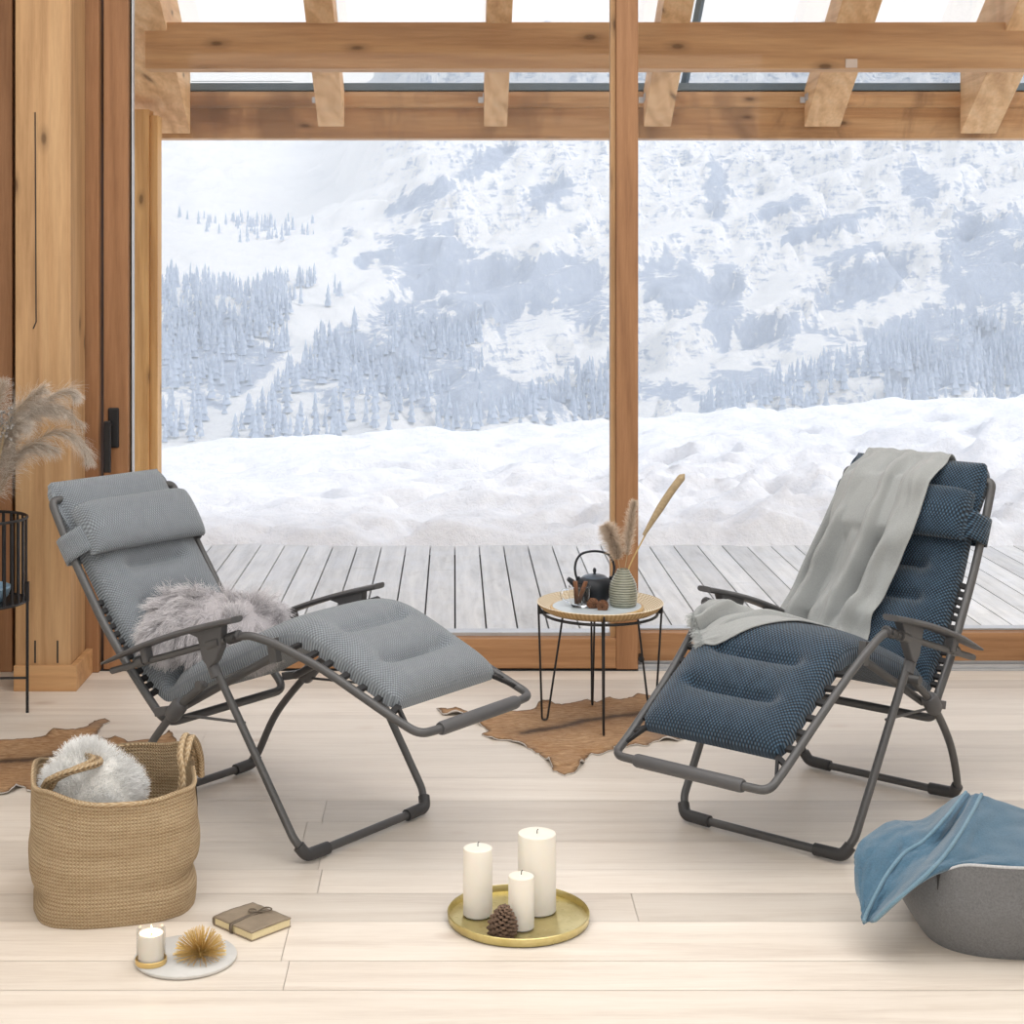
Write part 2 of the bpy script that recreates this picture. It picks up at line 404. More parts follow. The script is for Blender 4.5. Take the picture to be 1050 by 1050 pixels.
# window frames
X = lambda u: (u-PX0)/FPX*(-CAM_Y)
structure(MB().box(X(84), X(104)-0.004, -0.03, 0.16, 0, 2.92).build('trim_1', M['larch_red'], smooth=False, bevel=0.004), 'fixed wooden door jamb beside the post')
w1 = thing('window_1', 'tall lift-and-slide glass door in a larch sash with black lever handle', None); w1['kind'] = 'structure'
zt = 2.9
MB().box(X(106), X(131.5), -0.0, 0.09, 0.005, zt).build('stile', M['larch_red'], w1, smooth=False, bevel=0.004)
MB().box(X(627), X(632), 0.03, 0.09, 0.005, zt).build('glazing_bead', M['larch'], w1, smooth=False, bevel=0.002)
MB().box(X(632), X(654.5), -0.0, 0.09, 0.005, zt).build('stile', M['larch_red'], w1, smooth=False, bevel=0.004)
MB().box(X(131.5), X(632), 0.002, 0.09, 0.008, zpx(655, 6.49)).build('bottom_rail', M['larch_rail'], w1, smooth=False, bevel=0.004)
MB().box(X(131.5), X(632), 0.002, 0.09, zt-0.1, zt).build('top_rail', M['larch_rail'], w1, smooth=False)
b = MB().box(X(131.5), X(627), 0.05, 0.12, zpx(655, 6.49), zpx(651.5, 6.49)); b.build('threshold_strip', M['alu'], w1, smooth=False)
MB().box(X(133.6), X(135), 0.03, 0.06, 0.1, zt-0.1).build('glazing_bead', M['alu'], w1, smooth=False)
MB().box(X(132), X(133.6), 0.045, 0.075, 0.1, zt-0.1).build('gasket', M['gasket'], w1, smooth=False)
MB().box(X(131.5), X(632), 0.058, 0.062, 0.11, zt-0.08).build('pane', M['glass'], w1, smooth=False)
h = MB().box(X(111), X(122.5), -0.012, 0.0, zpx(459, 6.49), zpx(418, 6.49)); hp = h.build('handle_plate', M['black_metal'], w1, smooth=False, bevel=0.006)
h = MB().box(X(110), X(117), -0.07, -0.05, zpx(485, 6.42), zpx(432, 6.42)); h.tube([(X(114), -0.06, zpx(436, 6.45)), (X(114), -0.0125, zpx(436, 6.45))], 0.009, 12)
h.build('lever', M['black_metal'], hp, smooth=False, bevel=0.004)
w2 = thing('window_2', 'wide fixed glass pane in a low larch frame right of the mullion', None); w2['kind'] = 'structure'
MB().box(X(655), 3.28, 0.062, 0.15, 0.012, zpx(648.5, 6.56)).build('bottom_rail', M['larch_rail'], w2, smooth=False, bevel=0.004)
MB().box(X(655), 3.28, 0.062, 0.15, zt-0.1, zt).build('top_rail', M['larch_rail'], w2, smooth=False)
MB().box(3.18, 3.28, 0.062, 0.15, 0.1, zt-0.1).build('stile', M['larch_red'], w2, smooth=False)
MB().box(X(655), 3.18, 0.11, 0.17, zpx(648.3, 6.56), zpx(645.5, 6.58)).build('threshold_strip', M['alu'], w2, smooth=False)
MB().box(X(655), 3.18, 0.108, 0.112, 0.11, zt-0.1).build('pane', M['glass'], w2, smooth=False)
b = MB().box(X(654.5), 3.28, 0.0, 0.06, 0.0, 0.006); b.box(X(654.5), 3.28, 0.02, 0.026, 0.006, 0.02); b.box(X(654.5), 3.28, 0.05, 0.06, 0.006, 0.026)
structure(b.build('trim_2', M['alu'], smooth=False, bevel=0.001), 'grey metal sliding track in front of the right pane')
structure(MB().box(X(84), X(654.5), -0.002, 0.16, 0.0, 0.004).build('trim_3', M['gasket'], smooth=False))
structure(MB().tube([W(657, 675, 6.5)+Vector((0, -0.02, 0)), W(657, 675, 6.5)+Vector((0, 0.03, 0))], 0.012, 10).build('trim_5', M['black_metal']))

# ------------------------------------------------------------------ outside: pergola
DB = 9.1; YB = DB+CAM_Y; xd0 = (150-PX0)/FPX*DB
def beam(name, mat, label, x0, x1, y0, y1, z0, z1, bevel=0.006):
    return structure(MB().box(x0, x1, y0, y1, z0, z1).build(name, mat, smooth=False, bevel=bevel), label)
beam('eaves_beam', M['beam_st'], 'lower weathered eaves beam with water stains, outside at the roof edge', xd0, 6.0, YB+0.09, YB+0.25, zpx(142, DB+.09), zpx(100, DB+.09))
beam('upper_beam', M['beam_st'], 'rounded upper purlin lying on the eaves beam under the gutter', xd0, 6.0, YB+0.0, YB+0.22, zpx(109.5, DB), zpx(93, DB), 0.03)
beam('roof_gutter', M['gutter'], 'blue-grey metal edge strip running along the roof eaves', xd0, 6.0, YB+0.02, YB+0.30, zpx(92.6, DB+.02), zpx(85, DB+.02), 0.002)
DT = 8.36
tb = beam('tie_beam', M['beam_x'], 'long knotty spruce beam crossing in front of the rafters', X(148)*DT/6.4906, 5.5, DT+CAM_Y, DT+CAM_Y+0.17, zpx(70.5, DT), zpx(22.5, DT))
p = W(873, 65, DT-0.002)
MB().box(p.x-0.03, p.x+0.03, p.y-0.004, p.y+0.001, p.z-0.022, p.z+0.022).build('beam_plug', m_plain('pale_filler', srgb(222, 205, 190), 0.8), tb, smooth=False, bevel=0.006)
SL = 0.61
def rafter(name, x0, x1, zb, depth, label, y1=YB+0.01, mat=None, y0=0.12):
    mb = MB(); dz = depth
    z1 = zb; z0 = zb+SL*(y1-y0)
    mb.add([(x0, y0, z0), (x1, y0, z0), (x1, y1, z1), (x0, y1, z1), (x0, y0, z0+dz), (x1, y0, z0+dz), (x1, y1, z1+dz), (x0, y1, z1+dz)],
           [(0, 3, 2, 1), (4, 5, 6, 7), (0, 1, 5, 4), (1, 2, 6, 5), (2, 3, 7, 6), (3, 0, 4, 7)])
    o = mb.build(name, mat or M['rafter'], smooth=False, bevel=0.004); return structure(o, label)
xd = lambda u: (u-PX0)/FPX*DB
for (u0, u1, lab) in ((326, 353, 'slender rafter, leftmost of the three between the heavy ones'), (496, 520, 'slender rafter standing almost straight above the tray table side'),
                      (660, 688, 'slender rafter just right of the window mullion'), (825, 862, 'slender rafter with metal clip, next to the heavy right rafter')):
    r = rafter('rafter', xd(u0), xd(u1), zpx(130, DB), 0.2, lab)
    br = MB().box(xd(u0)-0.03, xd(u0)-0.001, YB-0.03, YB-0.026, zpx(106, DB), zpx(100, DB)); br.box(xd(u0)-0.006, xd(u0)-0.001, YB-0.10, YB-0.026, zpx(104, DB)+.0, zpx(97, DB))
    br.build('bracket', M['alu'], r, smooth=False)
rafter('heavy_rafter', xd(130), xd(195), zpx(137, DB), 0.40, 'deep pale rafter plank over the left outdoor post')
rafter('heavy_rafter', xd(985), xd(1022), zpx(137, DB), 0.40, 'deep rafter plank at the right end of the roof')
structure(MB().box(xd(197), xd(300), YB-.02, YB-.016, zpx(84, DB), zpx(83.5, DB)).build('trim_6', M['gutter'], smooth=False))
for u in (340, 512, 700, 862):
    x = xd(u)+0.03; y0, y1 = 0.3, YB+0.2; z1 = zpx(130, DB)+0.215; z0 = z1+SL*(y1-y0)
    structure(MB().tube([(x, y0, z0), (x, y1, z1)], 0.022, 4).build('glazing_bar', M['gutter'], smooth=False), 'grey glazing bar of the glass roof above a rafter')
z1 = zpx(130, DB)+0.24; y1 = YB+0.28; y0 = 0.3
g = MB(); g.add([(-2.2, y0, z1+SL*(y1-y0)), (5.0, y0, z1+SL*(y1-y0)), (5.0, y1, z1), (-2.2, y1, z1)], [(0, 1, 2, 3)])
structure(g.build('roof_glass', M['glass'], smooth=False), 'clear glass roof lying over the rafters')
# outdoor post left
dP = 8.75; yP = dP+CAM_Y; xp = lambda u: (u-PX0)/FPX*dP
op = MB().box(xp(126), xp(152.5), yP, yP+0.14, -0.2, zpx(112, dP))
op.box(xp(152.5), xp(161), yP+0.02, yP+0.14, -0.2, zpx(118, dP)); 
structure(op.build('outdoor_post', M['post_out'], smooth=False, bevel=0.004), 'golden outdoor post under the heavy left rafter')
# deck
def deck_mat():
    t = NT('weathered_deck_wood'); v = t.tc('Object', (1, 0.08, 1)); tint = t.attr('tint', 'Color'); sp = t.nd('ShaderNodeSeparateColor'); t.l(tint, sp.inputs[0])
    g = t.noise(v, 22, 5, 0.65, 0.4); st = t.noise(t.tc('Object', (1.2, 0.6, 1)), 6, 6, 0.7)
    c = t.ramp(g, [(0.3, srgb(200, 200, 200)), (0.65, srgb(230, 229, 227))])
    c = t.mix(t.ramp(st, [(0.45, (0, 0, 0, 1)), (0.68, (0.6, 0.6, 0.6, 1))]), c, srgb(228, 230, 234))
    c = t.mix(t.ramp(st, [(0.25, (0.35, 0.35, 0.35, 1)), (0.4, (0, 0, 0, 1))]), c, srgb(150, 138, 124))
    br = t.math('MULTIPLY_ADD', sp.outputs[0], 0.2, 0.82); cc = t.nd('ShaderNodeCombineColor'); [t.l(br, cc.inputs[i]) for i in range(3)]
    return t.set(t.mix(1.0, c, cc.outputs[0], 'MULTIPLY'), 0.7, 0, 0.3)
mb = MB(); tint = []; sp = 0.1347
for k in range(-30, 45):
    x0 = 0.007+k*sp; c = [random.random()]*3+[1]; cuts = [0.18, 3.3]
    if random.random() < 0.35: cuts = [0.18, random.uniform(0.9, 2.4), 3.3]
    for a, b in zip(cuts[:-1], cuts[1:]):
        mb.box(x0+0.004, x0+sp-0.004, a+0.002, b-0.002, -0.03, 0.0); tint += [c]*8
structure(mb.build('deck', deck_mat(), attr={'tint': tint}, smooth=False), 'weathered grey plank terrace outside the window')
structure(MB().box(-4.0, 6.0, 0.17, 3.3, -0.12, -0.05).build('deck_base', M['gasket'], smooth=False))
structure(MB().box(-2.6, 3.3, 0.0, 0.17, -0.1, -0.001).build('trim_7', M['alu'], smooth=False))

# ------------------------------------------------------------------ snow field
def snow_mat():
    t = NT('snow'); v = t.tc(); n = t.noise(v, 12, 5, 0.7)
    c = t.ramp(n, [(0.3, (0.83, 0.84, 0.875, 1)), (0.7, (0.92, 0.92, 0.935, 1))]); t.bump(t.noise(v, 5, 7, 0.75), 0.55, 0.09)
    return t.set(c, 0.8, 0, 0.2)
M['snow'] = snow_mat()
nx, ny = 620, 330
gx = np.linspace(-13, 17, nx); gy = 2.70+(np.linspace(0, 1, ny)**1.25)*(15-2.70)
GX, GY = np.meshgrid(gx, gy)
tt = np.clip((GY-2.8)/4.9, 0, 1)
zc = 0.105+0.062*GX
base = np.where(GY < 7.7, 0.05+(zc-0.05)*tt**1.1, zc-0.33*np.maximum(GY-7.7, 0)**1.15)
edge = sstep(0, 0.14, GY-2.78-0.05*fbm(GX*1.3, GX*0+3, 3))
amp = 0.30+0.70*sstep(-1.0, 2.2, GX+0.3*(GY-4)); far = 1-0.72*sstep(4.5, 7.2, GY)
clod = np.maximum(ridged(GX*1.1+2, GY*1.6, 4)-0.75, -0.8)*0.115+fbm(GX*2.4, GY*2.6, 4)*0.075
pits = -0.42*np.clip(fbm(GX*1.7+9, GY*2.1+4, 2)-0.36, 0, 1)/0.5
drift = 0.05*fbm(GX*0.45, GY*0.9, 2)+0.02*fbm((GX+GY)*1.0, (GY-GX*0.4)*2.4, 3)
GZ = -0.03+edge*(0.075+base+amp*far*(clod+pits)+drift)+0.012*edge*fbm(GX*9, GY*9, 3)
mb = MB(); mb.v = np.stack([GX, GY, GZ], -1).reshape(-1, 3).tolist()
I = np.arange(nx*ny).reshape(ny, nx)
mb.f = np.stack([I[:-1, :-1], I[:-1, 1:], I[1:, 1:], I[1:, :-1]], -1).reshape(-1, 4).tolist()
structure(mb.build('snow_field', M['snow'], angle=180), 'trampled snow slope beyond the terrace')

# ------------------------------------------------------------------ mountains
nx, ny = 520, 460
gx = np.linspace(-330, 520, nx); gy = np.linspace(330, 1400, ny)**1.0
gy = 330+(np.linspace(0, 1, ny)**1.35)*1070
GX, GY = np.meshgrid(gx, gy); D = GY-CAM_Y
Lz = np.interp(D, [330, 400, 560, 680, 740, 930, 1400], [-62, -47, -12, 4, 8, 20, 104])
Rz = np.interp(D, [330, 400, 520, 620, 650, 700, 760, 860, 1020, 1400], [-60, -47, -33, -17, -2, 12, 28, 52, 116, 190])
Mx = sstep(-75, 5, GX+0.05*(D-700)+14*fbm(GX*0.02, D*0.02, 3))
Z0 = Lz*(1-Mx)+Rz*Mx
nz = 9*(ridged(GX*0.013+3, D*0.011, 5)-1.0)+3.0*fbm(GX*0.05, D*0.05, 4)
hgt = Z0+nz*(0.35+0.65*Mx)*sstep(380, 480, D)
q = 15.0; tl = (hgt-0.30*GX+7*fbm(GX*0.012+7, D*0.012, 3))/q
fr_ = tl-np.floor(tl); ter = (np.floor(tl)+sstep(0.25, 0.75, fr_))*q+0.30*GX-7*fbm(GX*0.012+7, D*0.012, 3)
hgt = hgt*(1-0.75*Mx)+ter*0.75*Mx
U = PX0+FPX*GX/D; V = PY0-FPX*(hgt-CAM_H)/D
def blob(u, v, ru, rv, a=0):
    a = math.radians(a); du = (U-u)*math.cos(a)-(V-v)*math.sin(a); dv = (U-u)*math.sin(a)+(V-v)*math.cos(a)
    return np.exp(-((du/ru)**2+(dv/rv)**2))
rock = np.zeros_like(U)
for bl in ((440, 268, 55, 45), (500, 300, 75, 45), (575, 285, 60, 30), (430, 350, 75, 55), (350, 370, 100, 45), (230, 370, 100, 60), (600, 310, 35, 30),
           (690, 290, 45, 35), (742, 310, 22, 60), (790, 340, 50, 22), (735, 195, 12, 38), (800, 212, 45, 9, 20), (945, 190, 26, 20), (890, 290, 60, 28, 20),
           (1010, 270, 55, 75), (960, 360, 110, 45), (690, 402, 45, 14), (560, 408, 50, 20), (430, 205, 50, 14, 28), (500, 165, 45, 10, 25), (360, 260, 18, 30, 30), (480, 400, 70, 30),
           (760, 390, 50, 18), (850, 230, 70, 8, 18), (870, 260, 50, 8, 15), (560, 200, 30, 12, 25)):
    rock = np.maximum(rock, blob(*bl))
streak = fbm(U*0.09, V*0.022, 4)*0.5+fbm((U+V*0.7)*0.02, (V-U*0.35)*0.07, 4)*0.55
rock = rock*(1-np.exp(-(((U-215)*0.707+(V-455)*0.707)/10)**2)*(U > 190)*(U < 370))*(1-0.9*np.exp(-(((U-330)*0.80+(V-300)*0.60)/9)**2)*(U < 390)*(V < 345))
rock = sstep(0.12, 0.86, rock+0.45*streak)
slope = np.gradient(hgt, axis=0)/np.gradient(GY, axis=0)
rock = np.clip(np.maximum(rock*(0.72+0.5*sstep(0.2, 0.9, slope)), 0.24*Mx*sstep(0.1, 0.7, slope)+0.16*Mx), 0, 1)
mb = MB(); mb.v = np.stack([GX, GY, hgt], -1).reshape(-1, 3).tolist()
I = np.arange(nx*ny).reshape(ny, nx); mb.f = np.stack([I[:-1, :-1], I[:-1, 1:], I[1:, 1:], I[1:, :-1]], -1).reshape(-1, 4).tolist()
t = NT('snowy_rock'); v = t.tc('Object', (1, 1, 0.22))
r1 = t.noise(v, 0.24, 7, 0.82); r2 = t.noise(t.tc('Object', (1, 1, 0.35)), 0.5, 5, 0.8)
rf = t.math('ADD', t.attr('rock'), t.math('MULTIPLY', t.math('SUBTRACT', r1, 0.5), 2.0))
r3 = t.noise(t.tc('Object', (0.5, 0.5, 2.4), (0, 0.29, 0)), 0.22, 5, 0.8)
rf = t.math('ADD', rf, t.math('MULTIPLY', t.math('SUBTRACT', r3, 0.5), 1.6))
rf = t.ramp(rf, [(0.42, (0, 0, 0, 1)), (0.62, (1, 1, 1, 1))])
rf = t.math('MULTIPLY', rf, t.math('MINIMUM', t.math('MULTIPLY', t.attr('rock'), 6.0), 1.0))
rc = t.ramp(r2, [(0.3, (0.33, 0.40, 0.55, 1)), (0.6, (0.47, 0.54, 0.68, 1)), (0.72, (0.80, 0.82, 0.86, 1))])  # distance haze put into the rock colour: paler and bluer than bare rock
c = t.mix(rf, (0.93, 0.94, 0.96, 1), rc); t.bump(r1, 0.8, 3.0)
structure(mb.build('mountain', t.set(c, 0.9, 0, 0.1), attr={'rock': rock.ravel()}, angle=180), 'huge snow-covered mountain with rock faces tinted haze-blue')
# conifers on the slopes
def hz(x, y):
    i = np.clip(np.searchsorted(gy, y)-1, 0, ny-2); j = np.clip(np.searchsorted(gx, x)-1, 0, nx-2)
    a = (x-gx[j])/(gx[j+1]-gx[j]); b = (y-gy[i])/(gy[i+1]-gy[i])
    return (hgt[i, j]*(1-a)+hgt[i, j+1]*a)*(1-b)+(hgt[i+1, j]*(1-a)+hgt[i+1, j+1]*a)*b
t = NT('haze_tinted_conifer'); n = t.noise(t.tc(), 1.2, 4, 0.7)
M['fir'] = t.set(t.ramp(n, [(0.35, (0.27, 0.34, 0.47, 1)), (0.55, (0.42, 0.49, 0.62, 1)), (0.7, (0.6, 0.62, 0.66, 1))]), 0.9, 0, 0.1)  # tree colour paled and blued to look hazy from afar
def fir_mb(mb, p, h, w, tiers=4, n=7):
    x, y, z = p
    for k in range(tiers):
        z0 = z+h*(0.08+0.86*k/tiers); z1 = z+h*min(1.0, 0.08+0.86*(k+1.55)/tiers); r = w*(1-0.8*k/tiers); ph = random.random()*6
        vs = [(x+r*(1 if q % 2 else .72)*math.cos(ph+2*PI*q/n), y+r*(1 if q % 2 else .72)*math.sin(ph+2*PI*q/n), z0) for q in range(n)]+[(x, y, z1)]
        mb.add(vs, [(q, (q+1) % n, n) for q in range(n)])
    mb.add([(x-w*.08, y, z-0.3), (x+w*.08, y, z-0.3), (x, y+w*.1, z-0.3), (x, y, z+h*.5)], [(0, 1, 3), (1, 2, 3), (2, 0, 3)])
spots = []
regions = [((163, 350), (288, 460), 800), ((495, 640), (375, 436), 420), ((655, 1055), (330, 425), 1700), ((238, 325), (228, 250), 45), ((350, 500), (330, 450), 380), ((600, 640), (170, 260), 40), ((163, 260), (215, 240), 20)]
vis = (D > 395) & (U > 140) & (U < 1090)
cand = np.argwhere(vis); cu = U[vis]; cv = V[vis]
for (ua, ub), (va, vb), n in regions:
    ok = np.where((cu > ua) & (cu < ub) & (cv > va) & (cv < vb))[0]
    if len(ok) == 0: continue
    for k in rng.choice(ok, min(n*3, len(ok)*3), replace=True):
        i, j = cand[k]; x = gx[j]+rng.uniform(-1, 1)*1.0; y = gy[i]+rng.uniform(-1, 1)*1.2
        d = y-CAM_Y; u = PX0+FPX*x/d; z = float(hz(x, y)); v = PY0-FPX*(z-CAM_H)/d
        if abs((u-215)*0.707+(v-455)*0.707) < 11+5*float(fbm(u*.05, v*.05, 2)) and u > 200: continue
        if abs((u-330)*0.80+(v-300)*0.60) < 9 and u < 380 and v < 345: continue
        dens = 0.5+0.9*float(fbm(u*0.02, v*0.025, 3))
        if 655 < u < 1000: dens *= float(sstep(0, 25, (v-(425-0.36*(u-700)))))
        if 495 < u < 640: dens *= float(sstep(0, 20, v-(425-0.5*(u-500))))
        if rng.random() < dens and n > 0: spots.append((x, y, z)); n -= 1
        if n <= 0: break
spots.sort(key=lambda p: p[1])
front_, rest_ = [], []
for p in spots:
    if len(front_) < 300 and all((p[0]-q[0])**2+(p[1]-q[1])**2 > 19 for q in front_): front_.append(p)
    else: rest_.append(p)
fa = np.array(front_); rest_ = [p for p in rest_ if ((fa[:, :2]-np.array(p[:2]))**2).sum(1).min() > 8]
spots = front_+rest_
protos = []
for k in range(6):
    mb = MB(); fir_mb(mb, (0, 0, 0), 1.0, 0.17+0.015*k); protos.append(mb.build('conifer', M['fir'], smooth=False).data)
for o in [o for o in COL.objects if o.name.startswith('conifer')]: bpy.data.objects.remove(o)
NEAR = len(front_)
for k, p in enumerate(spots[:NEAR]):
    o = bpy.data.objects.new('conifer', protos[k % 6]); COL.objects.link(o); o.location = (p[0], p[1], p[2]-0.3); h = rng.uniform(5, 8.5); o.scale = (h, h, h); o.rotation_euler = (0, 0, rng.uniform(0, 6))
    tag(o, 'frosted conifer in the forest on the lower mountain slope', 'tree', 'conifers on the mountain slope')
mb = MB()
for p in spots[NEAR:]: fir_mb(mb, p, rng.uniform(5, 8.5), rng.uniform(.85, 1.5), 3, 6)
tag(mb.build('forest', M['fir'], smooth=False), 'dense conifer forest tinted haze-blue, covering the far slopes', 'forest', None, 'stuff')
# haze in the valley between the terrace and the mountain
t = NT('valley_haze'); t.n.remove(t.p); vs_ = t.nd('ShaderNodeVolumeScatter'); vs_.inputs['Color'].default_value = (0.80, 0.90, 1.0, 1)
vs_.inputs['Density'].default_value = 0.0017; vs_.inputs['Anisotropy'].default_value = 0.0; t.l(vs_.outputs[0], t.out.inputs['Volume'])
hz_o = structure(MB().box(-700, 800, 60, 320, -120, 28).build('valley_haze', t.m, smooth=False), 'pale blue haze filling the valley in front of the mountain')
# ------------------------------------------------------------------ recliner chairs
M['frame'] = m_plain('warm_grey_tube_metal', srgb(86, 86, 87), 0.42, 0.25, 0.05)
M['plastic'] = m_plain('grey_plastic', srgb(84, 84, 86), 0.5, 0, 0.04, bump=0.06, bscale=400)
M['dplastic'] = m_plain('charcoal_plastic', srgb(58, 58, 60), 0.5, 0, 0.04)
M['lace'] = m_plain('black_elastic_cord', (0.012, 0.012, 0.014, 1), 0.7)
M['grey_mesh'] = m_weave('grey_air_mesh', srgb(126, 133, 140), srgb(102, 108, 115), srgb(150, 158, 165), 0.0040)
M['navy_mesh'] = m_weave('navy_air_mesh', srgb(33, 49, 65), srgb(11, 18, 26), srgb(76, 106, 130), 0.0050)

class Cushion:
    """padded lounger cushion along a side profile (a, z); gives top surface points for things lying on it"""
    def __init__(s, prof, w=0.214, T=0.062):
        P = crom(prof, 12); d = np.linalg.norm(np.diff(P, axis=0), axis=1); L = np.concatenate([[0], np.cumsum(d)])
        s.L = L[-1]; s.N = 190; s.s = np.linspace(0, s.L, s.N)
        a = np.interp(s.s, L, P[:, 0]); z = np.interp(s.s, L, P[:, 1])
        k = np.exp(-np.linspace(-2, 2, 9)**2); k /= k.sum()
        pad = lambda q: np.convolve(np.concatenate([2*q[0]-q[4:0:-1], q, 2*q[-1]-q[-2:-6:-1]]), k, 'valid')
        s.a = pad(a); s.z = pad(z); s.w = w; s.T = T; s.grooves = []
        ta = np.gradient(s.a); tz = np.gradient(s.z); n = np.hypot(ta, tz); s.na = -tz/n; s.nz = ta/n
        for q in range(8):
            kk = np.ones(9)/9; f = lambda v: np.convolve(np.pad(v, 4, 'edge'), kk, 'valid'); s.na = f(s.na); s.nz = f(s.nz)
        n = np.hypot(s.na, s.nz); s.na /= n; s.nz /= n
        s.sc = s.s[np.argmin(np.where((s.s > 0.3*s.L) & (s.s < 0.8*s.L), s.z, 9))]
    def thick(s, S_, Y):
        e = np.clip(1-np.abs(Y/s.w)**5, 0, 1)**0.5
        end = np.clip(1-np.exp(-S_/0.022), 0, 1)*np.clip(1-np.exp(-(s.L-S_)/0.022), 0, 1)
        t = s.T*(0.25+0.75*e*end)
        t = t+0.016*e*np.sin(PI*np.clip(S_/s.L, 0, 1))
        t = t-0.034*np.exp(-((S_-s.sc)/0.028)**2)*e
        for (g, hl, dp) in s.grooves:
            lat = 1/(1+np.exp((np.abs(Y)-hl)/0.014))
            t = t-0.75*dp*np.exp(-((S_-g)/0.013)**2)*lat-0.75*dp*np.exp(-((S_-g)/0.042)**2)*lat
            t = t-0.35*dp*np.exp(-((S_-g)/0.022)**2)*np.exp(-((np.abs(Y)-hl)/0.02)**2)
        return np.maximum(t, 0.008)
    def top(s, S_, Y, off=0.0):
        S_ = np.asarray(S_, float); Y = np.asarray(Y, float)
        t = s.thick(np.clip(S_, 0, s.L), Y)+off
        a = np.interp(S_, s.s, s.a); z = np.interp(S_, s.s, s.z); na = np.interp(S_, s.s, s.na); nz = np.interp(S_, s.s, s.nz)
        return np.stack([a+na*t, Y+0*S_, z+nz*t], -1)
    def mesh(s, name, mat, parent):
        m = 61; Y = np.sin(np.linspace(-PI/2, PI/2, m))*0.6*s.w+np.linspace(-1, 1, m)*0.4*s.w
        SS, YY = np.meshgrid(s.s, Y, indexing='ij')
        YY = YY*(1+0.085*np.exp(-(SS/0.16)**4)-0.085*np.exp(-(SS/0.024)**2)-0.06*np.exp(-((s.L-SS)/0.024)**2))
        top = s.top(SS, YY); bot = np.stack([np.broadcast_to(s.a[:, None], SS.shape)-s.na[:, None]*0.006, YY, np.broadcast_to(s.z[:, None], SS.shape)-s.nz[:, None]*0.006], -1)
        n = s.N; mb = MB(); mb.v = np.concatenate([top.reshape(-1, 3), bot.reshape(-1, 3)]).tolist()
        I = np.arange(n*m).reshape(n, m); B = I+n*m
        q = lambda A: np.stack([A[:-1, :-1], A[:-1, 1:], A[1:, 1:], A[1:, :-1]], -1).reshape(-1, 4).tolist()
        mb.f = q(I)+[f[::-1] for f in q(B)]
        for A in (np.concatenate([I[0, :], I[1:, -1], I[-1, -2::-1], I[-2:0:-1, 0]]),):
            Bq = A+n*m; k = len(A)
            mb.f += [(A[i], A[(i+1) % k], Bq[(i+1) % k], Bq[i]) for i in range(k)]
        mb.f = [tuple(int(x) for x in f) for f in mb.f]
        uv = np.concatenate([np.stack([YY, SS], -1).reshape(-1, 2)]*2)
        return mb.build(name, mat, parent, uv=uv, angle=80)

